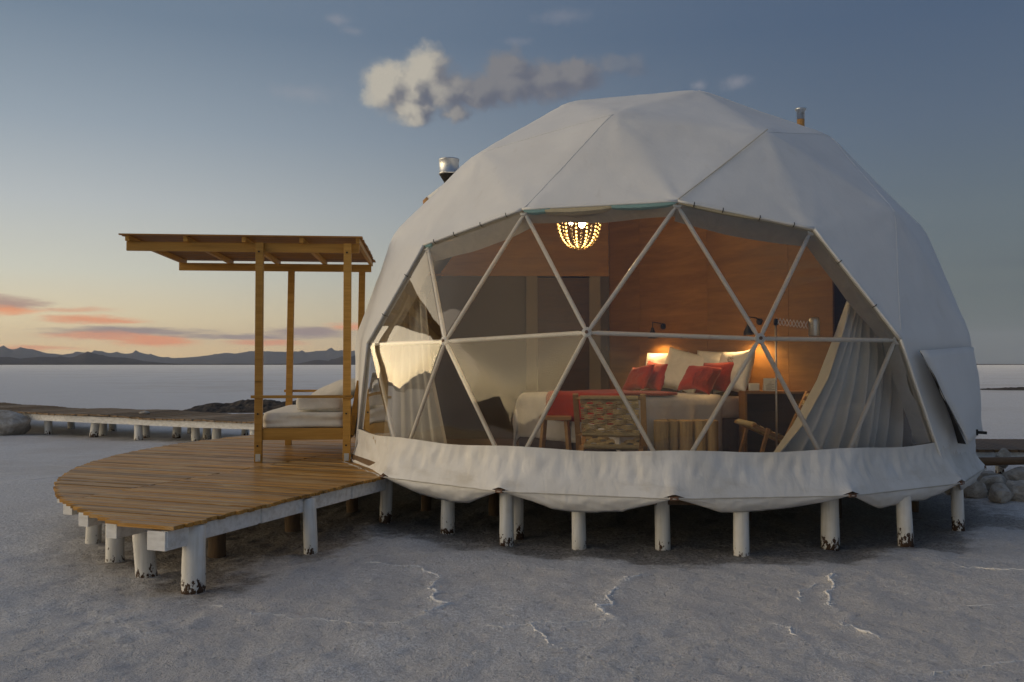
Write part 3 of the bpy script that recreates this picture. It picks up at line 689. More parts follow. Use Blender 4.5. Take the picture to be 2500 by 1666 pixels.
# skirt band all round
r5az = sorted(AZ[i] for i in range(len(FV)) if row(i) == 5)
def poly_r(azd, rad):
    a = azd % 360; L = r5az + [r5az[0] + 360]
    if a < L[0]: a += 360
    for p, q in zip(L[:-1], L[1:]):
        if p <= a <= q:
            h = R_(q - p) / 2; mdl = R_((p + q) / 2); return rad * math.cos(h) / math.cos(R_(a) - mdl)
    return rad
P4 = []; NA = 900; NZ = 14
for k in range(NZ + 1):
    s = k / NZ; P4.append([])
    for j in range(NA + 1):
        a = j / NA * 360 + 90; z0 = .875 + .012 * math.sin(R_(a) * 15); z = z0 + (.50 - z0) * s
        r0 = dome_r(a, z0) * 1.016 + .006; r1 = poly_r(a, 3.735) + .02 - .09 * sm(a % 360, 225, 208) * (1 if a % 360 > 150 else 0)
        bulge = s ** 1.5
        r = r0 + (r1 - r0) * bulge
        f = noise.fractal(Vector((math.cos(R_(a)) * 9, math.sin(R_(a)) * 9, s * 1.2)), 1, 2, 4)
        g = abs(noise.noise(Vector((math.cos(R_(a)) * 26, math.sin(R_(a)) * 26, s * .9 + 4))))
        g2 = abs(noise.noise(Vector((math.cos(R_(a)) * 44 + s * 2.2, math.sin(R_(a)) * 44, s * 1.6 + 9))))
        r += (.016 * f - .040 * g * (1 - .4 * s) - .022 * g2) * math.sin(PI * min(1, s * 1.15 + .05)) * (1 if s < .9 else .5)
        cx = min(abs((a - q + 180) % 360 - 180) for q in r5az)
        if s > .72 and cx < 1.6: z += .035 * (1 - cx / 1.6) * (s - .72) / .28
        P4[-1].append((r * math.cos(R_(a)), r * math.sin(R_(a)), z))
skirt = MB().grid(P4).build('skirt', M['skirt'], dome, smooth=True)
# hanging flaps of the skirt, one for each side of the platform
L = r5az + [r5az[0] + 360]
for kk, (p, q) in enumerate(zip(L[:-1], L[1:])):
    n = 60; rows_ = [[] for _ in range(8)]
    d0 = random.uniform(.125, .165); tl = random.uniform(.26, .36); trr = random.uniform(.66, .76)
    for i in range(n + 1):
        s = i / n; a = p + (q - p) * s
        prof = min(1, s / tl) if s < trr else max(0, (1 - s) / (1 - trr))
        prof = prof ** .9; drop = d0 * prof * (1 + .10 * math.sin(s * 9 + kk)) + .004
        if (s - .5) * 1 > .3: pass
        for j in range(8):
            u = j / 7; rad = poly_r(a, 3.735) + .022 - .07 * u * u * prof - .02 * u + .018 * math.sin(u * PI) * prof + .016 * prof * noise.noise(Vector((s * 9 + u * 3, kk * 3.3, u * 1.5))) - .03 * prof * abs(noise.noise(Vector((s * 14 - u * 5, kk * 1.3, u))))
            z = .503 - drop * u - .012 * (1 - abs(2 * s - 1)) * 0
            rows_[j].append((rad * math.cos(R_(a)), rad * math.sin(R_(a)), z))
    fl = MB().grid(rows_).build('skirt_flap', M['skirt'], dome, smooth=True)
    so2 = fl.modifiers.new('thick', 'SOLIDIFY'); so2.thickness = .006
    pts = [((poly_r(p + (q - p) * i / 16, 3.735) + .03) * math.cos(R_(p + (q - p) * i / 16)), (poly_r(p + (q - p) * i / 16, 3.735) + .03) * math.sin(R_(p + (q - p) * i / 16)), .497 + .002 * math.sin(i * 2.1)) for i in range(17)]
    MB().tube(pts, .0045, 5).build('seam_cord', M['lining'], fl)
    ca = Vector((math.cos(R_(p)), math.sin(R_(p)), 0)); c = ca * 3.74 + Vector((0, 0, .5))
    MB().bar(c - ca.cross(Vector((0, 0, 1))) * .035, c + ca.cross(Vector((0, 0, 1))) * .035, .05, .03).build('clamp', M['rust'], dome)
# side flap on the right; a black strip paints the shade in its slit
slit = [(2.25, -2.84, 1.75), (2.42, -2.74, 1.37), (2.61, -2.56, 1.10), (2.81, -2.32, .85)]
def along(pts, s):
    k = s * (len(pts) - 1); i = min(int(k), len(pts) - 2); return Vector(pts[i]).lerp(Vector(pts[i + 1]), k - i)
def out(p, dlt):
    v = Vector((p.x, p.y, 0)).normalized(); return p + v * dlt
rows_ = [[], [], []]
for i in range(15):
    s = i / 14; p = out(along(slit, s), .05); w = .10 * math.sin(PI * min(1, s * 1.02)) ** .8 + .004
    tng = Vector((-p.y, p.x, 0)).normalized()
    e_ = sm(s, 0, .25); rows_[0].append(out(p, -.03 + .06 * e_) - tng * .012 * e_); rows_[1].append(out(p, -.04 + .045 * e_) + tng * w * .5); rows_[2].append(out(p, -.06) + tng * (w + .03))
MB().grid(rows_).build('slit_shade_strip', M['dark'], dome, smooth=True)
rows_ = []
for i in range(15):
    s = i / 14; p = out(along(slit, s), .09); tng = Vector((-p.y, p.x, 0)).normalized(); w = .085 * math.sin(PI * min(1, s * 1.02)) ** .8 * (1 + .35 * noise.noise(Vector((s * 6, 2, 0))))
    r_ = []
    a0 = math.degrees(math.atan2(p.y, p.x)) + math.degrees(w / 3.7)
    for j in range(15):
        u = j / 14; a = a0 + (360 - 12 - (a0 % 360)) * u
        zt = 1.83; zz = 1.80 + (.90 - 1.80) * s if True else 0
        z = p.z * (1 - min(1, u * 2.2)) + zz * min(1, u * 2.2)
        rad = dome_r(a, z) * 1.036 + .010 + .045 * sm(s, 0, .35) * (1 - .8 * u) + .012 * math.sin(u * PI) + .012 * noise.noise(Vector((u * 5, s * 4, 7))) + .03 * s
        r_.append((rad * math.cos(R_(a)), rad * math.sin(R_(a)), z))
    rows_.append(r_)
fo = MB().grid(rows_).build('side_flap', M['canvas'], dome, smooth=True); fo['label'] = 'loose canvas flap over a dark slit'
fo.modifiers.new('thick', 'SOLIDIFY').thickness = .008
MB().box((3.16, -1.88, .93), (.05, .06, .06)).bar((3.16, -1.88, .93), (3.30, -1.83, .92), .02, .03).build('buckle', M['blackmetal'], dome)
# stove pipe, its sleeve, and the small vent pipe
fl = MB().tube([(-2.51, .01, 3.6), (-2.51, .01, 4.02)], .05, 16).lathe([(.06, 3.93), (.065, 3.96), (.118, 4.045), (.122, 4.06)], (-2.51, .01, 0), 20).build('stove_pipe', M['black'], dome, smooth=False)
MB().lathe([(.121, 4.055), (.131, 4.056), (.131, 4.075), (.127, 4.08), (.127, 4.235), (.131, 4.24), (.131, 4.255), (.118, 4.256), (.114, 4.22), (.01, 4.215)], (-2.51, .01, 0), 28).build('pipe_cap', M['galv'], fl, smooth=True)
sl0, sl1 = Vector((-2.38, .02, 4.02)), Vector((-2.73, .02, 3.70))
MB().tube([sl0, sl1], [.06, .10], 14).build('pipe_sleeve', M['canvas'], dome, smooth=True)
MB().tube([sl1, sl1 + (sl1 - sl0).normalized() * .07, sl1 + (sl1 - sl0).normalized() * .10], [.102, .10, .06], 14).build('sleeve_end', M['brownwrap'], dome, smooth=True)
vp = MB().tube([(1.84, -.32, 4.25), (1.84, -.32, 4.68)], .045, 16).build('vent_pipe', M['brownwrap'], dome, smooth=True)
MB().lathe([(.047, 4.60), (.047, 4.70), (.066, 4.715), (.068, 4.73), (.03, 4.745), (.01, 4.746)], (1.84, -.32, 0), 20).build('vent_cap', M['galv'], vp, smooth=True)

# ------------------------------------------------------------------ stilt platform under the dome
plat = thing('stilt_platform', 'low round platform on chipped white posts carrying the dome tent', 'platform', (0, 0, 0))
b = MB(); ring = [(poly_r(a, 3.66) * math.cos(R_(a)), poly_r(a, 3.66) * math.sin(R_(a))) for a in r5az]
n = len(ring); b.add([(x, y, .50) for x, y in ring] + [(x, y, .583) for x, y in ring], [tuple(range(n - 1, -1, -1)), tuple(range(n, 2 * n))] + [(i, (i + 1) % n, n + (i + 1) % n, n + i) for i in range(n)])
b.build('floor', M['floor'], plat)
for k in range(-4, 5):
    y = k * .8; h = math.sqrt(3.3 ** 2 - y * y); MB().bar((-h, y, .435), (h, y, .435), .08, .13).build('joist', M['greybeam'], plat)
def post(x, y, z1, r, parent, mat='whitepost', lean=.02, z0=None):
    g = gz(x, y) - .06; lx, ly = random.uniform(-lean, lean), random.uniform(-lean, lean); k = 6; n = 12; V = []
    pts = [(x + lx * i / k, y + ly * i / k, g + (z1 - g) * i / k) for i in range(k + 1)]
    r *= random.uniform(.9, 1.1); rs = [r * (1.06 - .08 * i / k + random.uniform(-.02, .02)) for i in range(k + 1)]
    return MB().tube(pts, rs, n).build('post', M[mat], parent, smooth=True)
for x, y in [(-2.16, -2.58), (-1.62, -3.28), (-1.47, -2.80), (-.88, -3.24), (-.13, -3.19), (.52, -3.46), (1.37, -3.09), (2.13, -3.04), (2.87, -2.17)]:
    q_ = min(1, (3.62 if x > 2 else 3.48) / math.hypot(x, y)); post(x * q_, y * q_, .505, .062 if (x, y) not in ((1.37, -3.09),) else .078, plat)
for x, y in [(-2.6, -1.2), (-1.8, -1.5), (-.9, -1.8), (0, -1.7), (.9, -1.6), (1.9, -1.4), (2.9, -.9), (-1.3, 0), (.2, .2), (1.6, .3), (3.0, .6), (-2.8, .6), (2.2, 2.2), (0, 2.8), (-2.1, 2.2)]:
    post(x, y, .505, .06, plat, 'greybeam')

# ------------------------------------------------------------------ timber deck
deck = thing('timber_deck', 'curved honey brown slatted deck on white posts beside the dome', 'deck', (-4.6, -2.5, 0))
def wpt(u, v, z=0): p = DT + EX * u + EY * v; return Vector((p.x, p.y, z))
RD = 6.60; PITCH = .071
def circ(v, rad):
    # u values where the line at v meets a circle of radius rad about the dome axis
    bq = DT.dot(EX) + 0; p0 = DT + EY * v; bb = p0.dot(EX); cc = p0.dot(p0) - rad * rad; q = bb * bb - cc
    return None if q <= 0 else (-bb - math.sqrt(q), -bb + math.sqrt(q))
MD = Matrix((EX, EY, Vector((0, 0, 1)))).transposed().to_4x4()
def board(u0, u1, v, th=.028, mat='deck'):
    Lb = u1 - u0
    if Lb < .04: return
    b = MB(); w = PITCH - random.uniform(.006, .011); dz = random.uniform(-.0035, .0035); x, y, z = Lb / 2, w / 2, th / 2; c = .004
    prof = [(-y, -z), (y, -z), (y, z - c), (y - c, z), (-y + c, z), (-y, z - c)]
    tw = random.uniform(-.002, .002)
    V = [(-x, a, q) for a, q in prof] + [(x, a, q + tw) for a, q in prof]
    b.add(V, [(0, 1, 2, 3, 4, 5), (11, 10, 9, 8, 7, 6)] + [(i, (i + 1) % 6, 6 + (i + 1) % 6, 6 + i) for i in range(6)])
    o = b.build('board', M[mat], deck, world=False)
    c = wpt((u0 + u1) / 2, v, DECK - th / 2 + dz)
    o.matrix_parent_inverse = WM[deck.name].inverted(); o.matrix_basis = Matrix.Translation(c) @ MD @ Matrix.Rotation(random.uniform(-.0015, .0015), 4, 'Z')
    return o
v = .02
while v < 9.9:
    cu = circ(v, RD)
    if cu:
        u0 = max(cu[0], -9) + random.uniform(-.012, .012); u1 = random.uniform(-.012, .014)
        ci = circ(v, 3.60)
        if ci: u1 = min(u1, ci[0] + .04)
        if u0 < -1.69 - .25 and u1 > -1.69 + .25 and v < 4.6:
            board(u0, -1.69 - random.uniform(.002, .006), v); board(-1.69 + random.uniform(.002, .006), u1, v)
        else: board(u0, u1, v)
    v += PITCH
# beams under the deck, ends showing along the curved edge
for k, u in enumerate((-.075, -.68, -1.25, -1.82, -2.4, -3.0, -3.6)):
    vs = None
    for q in np.arange(-.5, 8, .01):
        cu = circ(q, RD - .02)
        if cu and cu[0] < u - .05 and q > -.2: vs = q; break
    ve = 3.05 if u > -.5 else 8.5
    b = MB(); A = wpt(u, vs - .02 if k else .0, .405); B = wpt(u, ve, .405)
    b.bar(A, B, .10 if k else .055, .115); b.build('beam', M['whitebeam'], deck, bevel=.004)
    if k == 0:
        MB().bar(wpt(u - .06, -.015, .392), wpt(u - .06, .22, .392), .16, .135).build('beam_end', M['whitebeam'], deck, bevel=.005)
for k in range(4):      # joints of the fascia
    MB().bar(wpt(-.045, .35 + k * .7, .405), wpt(-.045, 1.0 + k * .7, .405), .018, .118).build('fascia', M['whitebeam'], deck, bevel=.003)
for x, y, r in [(-3.67, -5.01, .076), (-4.22, -4.58, .072), (-4.76, -4.04, .068), (-5.32, -3.37, .064), (-3.20, -3.67, .064), (-2.89, -2.06, .062)]:
    post(x, y, .46 if (x, y) in ((-3.67, -5.01), (-3.20, -3.67), (-2.89, -2.06)) else .35, r, deck, lean=.03)
for x, y in [(-4.0, -3.76), (-3.7, -2.6), (-4.9, -2.6), (-5.7, -1.9), (-6.1, -.6), (-4.6, -1.2), (-3.4, -1.4), (-6.0, .9), (-5.4, 2.6), (-4.4, .6), (-4.6, 3.9)]:
    post(x, y, .36, .07, deck, 'greybeam')

# ------------------------------------------------------------------ daybed with slatted canopy
AB = R_(9.0); B0 = Vector((-4.53, -1.26, DECK))
bed = thing('canopy_daybed', 'pine daybed under a flat slatted canopy on four tall posts', 'daybed', B0, AB)
def bb(name, c, s, mat='pine', bev=.004): return MB().box(c, s).build(name, M[mat], bed, world=False, bevel=bev)
H = 3.03 - DECK
for x, y in ((0, 0), (1.0, 0), (.02, 2.24), (1.0, 2.24)):
    lean = .03 if y else 0
    p = MB(); p.bar((x - lean, y, 0), (x, y, H - .005), .062, .088, up=(1, 0, 0)); po = p.build('post', M['pine'], bed, world=False, bevel=.005)
    if y == 0:
        MB().box((x, y - .034, .055), (.055, .004, .085)).build('bracket', M['galv'], po, world=False)
        for zz in (.19, .555, 2.42):
            MB().tube([(x - .005, y - .030, zz), (x - .005, y - .038, zz)], .011, 8).build('bolt', M['blackmetal'], po, world=False)
for y in (.048, 2.20):
    MB().bar((-1.50, y, H - .055), (1.13, y, H - .055), .036, .105).build('beam', M['pine'], bed, world=False, bevel=.004)
for x in (-1.46, -.82, -.17, .48, 1.12):
    MB().bar((x, -.07, H + .022), (x, 2.36, H + .022), .045, .06).build('rafter', M['pine'], bed, world=False, bevel=.004)
yy = -.10
while yy < 2.40:
    MB().bar((-1.53 + random.uniform(-.012, .012), yy, H + .061 + random.uniform(-.002, .002)), (1.17 + random.uniform(-.012, .012), yy, H + .061), .040, .016).build('slat', M['pine_dark'], bed, world=False, bevel=.002)
    yy += .058
# seat frame
bb('seat_rail', (.5, .0, .322), (.91, .034, .135)); bb('seat_rail', (.5, 2.24, .322), (.91, .034, .135))
bb('seat_rail', (.0, 1.12, .322), (.034, 2.16, .135)); bb('seat_rail', (1.02, 1.12, .322), (.034, 2.16, .135))
for k in range(12): bb('bed_slat', (.5, .12 + k * .18, .375), (.96, .09, .02), 'pine_dark', 0)
for y in (-.052, 2.29): MB().bar((-.08, y, .752), (1.07, y, .752), .022, .034).build('arm_rail', M['pine'], bed, world=False, bevel=.003)
for y in (.10, 1.12, 2.14): MB().bar((1.04, y, .30), (1.14, y, .93), .07, .05, up=(0, 1, 0)).build('back_post', M['pine'], bed, world=False, bevel=.004)
for z in (.47, .65, .83): MB().bar((1.045 + (z - .3) * .16, .06, z), (1.045 + (z - .3) * .16, 2.18, z), .025, .11).build('back_slat', M['pine'], bed, world=False, bevel=.003)
def toW(p): return Matrix.Translation(B0) @ Matrix.Rotation(AB, 4, 'Z') @ Vector(p)
def cushion(name, size, mat, label, cat, loc, rot, seg=12, pinch=.0, round_=.25, group=None, puff=1.0, world_rot=None):
    """box cushion with bulging faces and soft edges"""
    bm = bmesh.new(); bmesh.ops.create_cube(bm, size=1); bmesh.ops.subdivide_edges(bm, edges=bm.edges[:], cuts=seg, use_grid_fill=True)
    for vv in bm.verts:
        x, y, z = [c * 2 for c in vv.co]
        px = 4 / round_ if round_ else 30
        # superellipsoid-like rounding
        e = 2.0 / round_; nrm = (abs(x) ** e + abs(y) ** e + abs(z) ** e) ** (1 / e); k = 1 / nrm if nrm else 1
        k2 = max(abs(x), abs(y), abs(z)); f = k * k2 + (1 - k2) * 1
        x, y, z = x * (k * k2 if nrm else 1), y * (k * k2 if nrm else 1), z * (k * k2 if nrm else 1)
        q = puff * (1 - .55 * max(abs(x), abs(y)) ** 3 * pinch)
        z *= q
        nn = noise.noise(Vector((x * 1.5, y * 1.5, z * 1.5 + len(name) + loc[0])))
        vv.co = Vector((x * size[0] / 2, y * size[1] / 2, z * size[2] / 2)) * (1 + .03 * nn)
    me = bpy.data.meshes.new(name); bm.to_mesh(me); bm.free(); me.materials.append(M[mat]); me.polygons.foreach_set('use_smooth', [True] * len(me.polygons))
    o = link(name, me); o.matrix_world = Matrix.Translation(loc) @ rot
    return tag(o, label, cat, group)
RZ = lambda a: Matrix.Rotation(a, 4, 'Z'); RX = lambda a: Matrix.Rotation(a, 4, 'X'); RY = lambda a: Matrix.Rotation(a, 4, 'Y')
cushion('daybed_mattress', (.96, 2.14, .185), 'cushion', 'long white mattress filling the seat of the canopied daybed', 'mattress', toW((.5, 1.12, .475)), RZ(AB), 14, 0, .10)
cushion('box_cushion', (.54, .60, .15), 'cushion', 'square white box cushion lying on top of the daybed pillow', 'cushion', toW((.67, .40, .667)), RZ(AB) @ RY(-.03), 10, 0, .16)
cushion('small_pillow', (.40, .46, .085), 'cushion', 'small cream pillow squashed beneath the box cushion', 'pillow', toW((.76, .38, .592)), RZ(AB), 10, .8, .5)
cushion('leaning_pillow', (.72, .95, .30), 'cushion', 'plump cream pillow slumped against the daybed backrest', 'pillow', toW((.74, 1.15, .735)), RZ(AB) @ RY(-.42), 12, .9, .5)

# ------------------------------------------------------------------ boardwalk on the left
def lerp_pts(pts, x):
    xs = [p[0] for p in pts]; return float(np.interp(x, xs, [p[1] for p in pts]))
bw = thing('boardwalk', 'long weathered plank boardwalk on white stilts behind the deck', 'boardwalk', (-11.5, 9, 0))
fpts = [(-26.0, 15.5), (-19.0, 11.9), (-14.71, 9.45), (-12.29, 8.09), (-10.24, 7.39), (-7.23, 6.10), (-5.2, 5.2)][::1]
bdir = Vector((-.5, .866, 0)).normalized(); acr = Vector((-.42, .907, 0)).normalized(); WID = 2.25
cum = [0]
for a, b in zip(fpts[:-1], fpts[1:]): cum.append(cum[-1] + math.hypot(b[0] - a[0], b[1] - a[1]))
def fpt(s):
    return Vector((float(np.interp(s, cum, [p[0] for p in fpts])), float(np.interp(s, cum, [p[1] for p in fpts])), 0))
def wz(s): return .50 + .022 * math.sin(s * .9) + .012 * math.sin(s * 2.3 + 1)
pm = MB().box((0, 0, 0), (.105, WID, .03)); pme = bpy.data.meshes.new('plank'); pme.from_pydata(pm.v, [], pm.f); pme.materials.append(M['plank'])
s = .06
while s < cum[-1]:
    p = fpt(s); t = (fpt(min(s + .3, cum[-1])) - fpt(max(s - .3, 0))).normalized(); a = math.atan2(t.y, t.x)
    o = bpy.data.objects.new('plank', pme); col.objects.link(o); o.parent = bw; o.matrix_parent_inverse = WM[bw.name].inverted()
    nrm = Vector((-t.y, t.x, 0)); c = p + nrm * (WID / 2 - .05 + random.uniform(-.02, .02)); c.z = wz(s) - .015 + random.uniform(-.004, .004)
    o.matrix_basis = Matrix.Translation(c) @ RZ(a + random.uniform(-.006, .006)) @ RX(random.uniform(-.004, .004))
    s += .122 if True else 0
for off in (.06, WID * .5, WID - .2):
    q = list(np.linspace(0, cum[-1], 13))
    for a, b in zip(q[:-1], q[1:]):
        A, B = fpt(a), fpt(b); t = (B - A).normalized(); nrm = Vector((-t.y, t.x, 0)); A += nrm * off; B += nrm * off; A.z = wz(a) - .105; B.z = wz(b) - .105
        MB().bar(A, B + t * .0, .055, .14).build('beam', M['whitebeam'], bw)
for x, y in [(-14.76, 10.58), (-13.19, 8.96), (-13.61, 10.66), (-11.67, 8.17), (-11.73, 8.67), (-12.18, 10.0), (-10.32, 7.56), (-10.44, 8.13), (-9.71, 8.06), (-8.98, 7.4), (-8.89, 7.77), (-8.45, 7.2), (-8.47, 8.9), (-7.3, 6.35), (-14.3, 9.6), (-15.3, 10.0), (-16.6, 11.2), (-18, 12.0), (-20, 13.2), (-9.9, 9.3), (-7.2, 8.0)]:
    post(x, y, .42, .085, bw, lean=.05)
# ------------------------------------------------------------------ boardwalk on the right, behind the dome
bw2 = thing('rear_boardwalk', 'brown slatted boardwalk with open gaps and white beam behind the dome', 'boardwalk', (5.5, 1.8, 0))
pm = MB().box((0, 0, 0), (.088, 1.75, .035)); pme2 = bpy.data.meshes.new('plank'); pme2.from_pydata(pm.v, [], pm.f); pme2.materials.append(M['plank_brown'])
for k in range(52):
    o = bpy.data.objects.new('plank', pme2); col.objects.link(o); o.parent = bw2; o.matrix_parent_inverse = WM[bw2.name].inverted()
    o.matrix_basis = Matrix.Translation((4.25 + k * .105, 1.78 + random.uniform(-.015, .015), .5 - .0175)) @ RZ(random.uniform(-.01, .01))
for y in (.97, 2.5): MB().bar((4.2, y, .405), (9.7, y, .405), .05, .135).build('beam', M['whitebeam'], bw2)
for x in (4.5, 5.4, 6.6, 7.8, 9.2):
    for y in (1.05, 2.45): post(x, y, .35, .06, bw2)

# ------------------------------------------------------------------ rocks, heaps
def rock(name, c, s, mat, label, cat, group=None, seed=0, rough=.36, sub=3, rz=0):
    bm = bmesh.new(); bmesh.ops.create_icosphere(bm, subdivisions=sub, radius=1)
    for vv in bm.verts:
        p = vv.co.copy(); n1 = noise.fractal(p * 1.1 + Vector((seed * 3.1, seed, 0)), 1, 2, 3); n2 = noise.noise(p * 4 + Vector((seed, 0, seed)))
        p *= 1 + rough * n1 + rough * .15 * n2
        rg_ = random.Random(seed)
        for _ in range(11):
            dd_ = Vector((rg_.gauss(0, 1), rg_.gauss(0, 1), rg_.gauss(0, .8))).normalized(); lim_ = rg_.uniform(.62, .85); q = p.dot(dd_)
            if q > lim_: p -= dd_ * (q - lim_) * .92
        vv.co = Vector((p.x * s[0], p.y * s[1], p.z * s[2]))
    me = bpy.data.meshes.new(name); bm.to_mesh(me); bm.free(); me.materials.append(M[mat]); me.polygons.foreach_set('use_smooth', [sub > 3] * len(me.polygons))
    o = link(name, me); o.location = c; o.rotation_euler = (0, 0, rz); return tag(o, label, cat, group)
RK = [((3.98, .02, .08), (.17, .14, .12)), ((4.12, -.30, .08), (.19, .15, .12)), ((4.42, -.22, .10), (.22, .18, .15)), ((4.74, -.05, .10), (.20, .17, .14)), ((4.28, .16, .15), (.22, .18, .14)), ((4.62, .30, .19), (.24, .2, .16)), ((4.95, .42, .18), (.25, .2, .18)), ((4.30, .55, .12), (.22, .2, .16)), ((5.25, .30, .12), (.2, .18, .16)), ((5.02, .02, .09), (.15, .13, .12)), ((5.3, .62, .14), (.22, .2, .18)), ((4.50, .02, .25), (.16, .13, .10)), ((4.86, .16, .27), (.15, .13, .11)), ((3.86, .36, .08), (.14, .12, .11))]
for k, (c, sz_) in enumerate(RK): rock('rock', c, sz_, 'rock', 'pale salt crusted rock in the pile behind the dome', 'rock', 'salt rocks piled by the rear boardwalk', k + 1, rz=k * 1.3)
rock('rock', (4.62, .66, .42), (.12, .11, .12), 'rock', 'round pale rock topping the pile against the boardwalk beam', 'rock', None, 23)
for k, (a, b) in enumerate((((4.05, .30, .40), (4.75, .38, .41)), ((4.75, .10, .27), (5.6, .2, .28)))):
    MB().tube([a, b], [.055, .05], 10).build('timber_offcut', M['plank_brown'], smooth=True)
    tag(col.objects[-1], ('short brown timber lying across the top of the rock pile', 'brown timber poking out low between the piled rocks')[k], 'timber')
rock('salt_boulder', (-14.35, 8.55, .18), (.85, .6, .42), 'rock', 'big pale salt boulder beside the far end of the boardwalk', 'boulder', None, 41, .2, 4)
# dark spoil heaps
def heap(name, c, s, label, seed, rz=0):
    n = 70; P = []
    for i in range(n + 1):
        P.append([])
        for j in range(25):
            u, v = i / n * 2 - 1, j / 24 * 2 - 1; x, y = u * s[0], v * s[1]
            e = max(0, 1 - u * u) ** .7 * max(0, 1 - v * v) ** .8
            z = s[2] * e * (.75 + .5 * float(fbm(np.array(x * .9 + seed), np.array(y * .9), 3))) + .09 * e ** .3 * abs(noise.noise(Vector((x * 4.5, y * 4.5, seed)))) + .05 * e ** .3 * noise.noise(Vector((x * 11, y * 11, seed))) - .04
            P[-1].append((x, y, z))
    o = MB().grid(P).build(name, M['mud']); o.location = (c[0], c[1], 0); o.rotation_euler = (0, 0, rz); return tag(o, label, 'heap')
heap('mud_heap', (-11.2, 19.2), (3.2, 1.1, .50), 'long dark heap of dug mud on the salt beyond the boardwalk', 4, .1)
heap('mud_heap', (31.5, 47), (6.5, 1.6, .34), 'distant low dark heap on the salt behind the rear boardwalk', 9, -.3)
rock('walk_stone', (-10.55, 8.3, .535), (.13, .1, .05), 'rock', 'small flat stone lying on the boardwalk planks', 'stone', None, 51, .2, 2)

# ------------------------------------------------------------------ interior: partition walls
W0 = Vector((-.415, 1.31, 0)); WD = Vector((.623, -.782, 0)); WN = Vector((-.782, -.623, 0))
def wall_panel(name, A, B, z0, zmax, mat, parent, th=.03, lim=3.42):
    n = 10; dirn = (B - A).normalized(); nn = Vector((dirn.y, -dirn.x, 0)); V = []; F = []
    for i in range(n + 1):
        p = A.lerp(B, i / n); rr_ = p.x ** 2 + p.y ** 2; zt = min(zmax, OZ + math.sqrt(max(.05, lim ** 2 - rr_)))
        for q in (0, th): V += [(p.x - nn.x * q, p.y - nn.y * q, z0), (p.x - nn.x * q, p.y - nn.y * q, max(zt, z0 + .02))]
    for i in range(n):
        k = 4 * i; F += [(k, k + 4, k + 5, k + 1), (k + 2, k + 3, k + 7, k + 6), (k + 1, k + 5, k + 7, k + 3), (k, k + 2, k + 6, k + 4)]
    F += [(0, 1, 3, 2), (4 * n, 4 * n + 2, 4 * n + 3, 4 * n + 1)]
    o = MB().add(V, F).build(name, M[mat], parent); return o
hw = thing('headboard_wall', 'tall reddish plywood wall behind the bed inside the dome', 'wall', (W0.x + WD.x * 1.8, W0.y + WD.y * 1.8, ZF))
for s0, s1 in ((.0, .62), (.624, 1.84), (1.844, 3.06), (3.064, 3.64)): wall_panel('plywood_panel', W0 + WD * s0, W0 + WD * s1, ZF, 9, 'plywood', hw)
we = W0 + WD * 3.64
wall_panel('shade_panel', we + Vector((.004, .05, 0)), Vector((2.95, -.75, 0)), ZF, 9, 'darkwood', hw)  # added dark partition, stands in for the dim interior past the plywood
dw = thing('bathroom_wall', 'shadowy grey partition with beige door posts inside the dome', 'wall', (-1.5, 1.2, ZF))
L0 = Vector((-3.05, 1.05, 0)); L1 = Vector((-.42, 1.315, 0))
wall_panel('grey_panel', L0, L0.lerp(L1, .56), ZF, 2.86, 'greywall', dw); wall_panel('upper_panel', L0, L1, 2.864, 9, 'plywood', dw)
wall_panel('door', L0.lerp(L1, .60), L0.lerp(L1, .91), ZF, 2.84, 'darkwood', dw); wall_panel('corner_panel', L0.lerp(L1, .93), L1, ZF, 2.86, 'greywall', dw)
for s in (.59, .925):
    p = L0.lerp(L1, s); MB().box((p.x, p.y - .02, (ZF + 2.86) / 2), (.16, .07, 2.86 - ZF)).build('door_post', M['beige'], dw, bevel=.004)

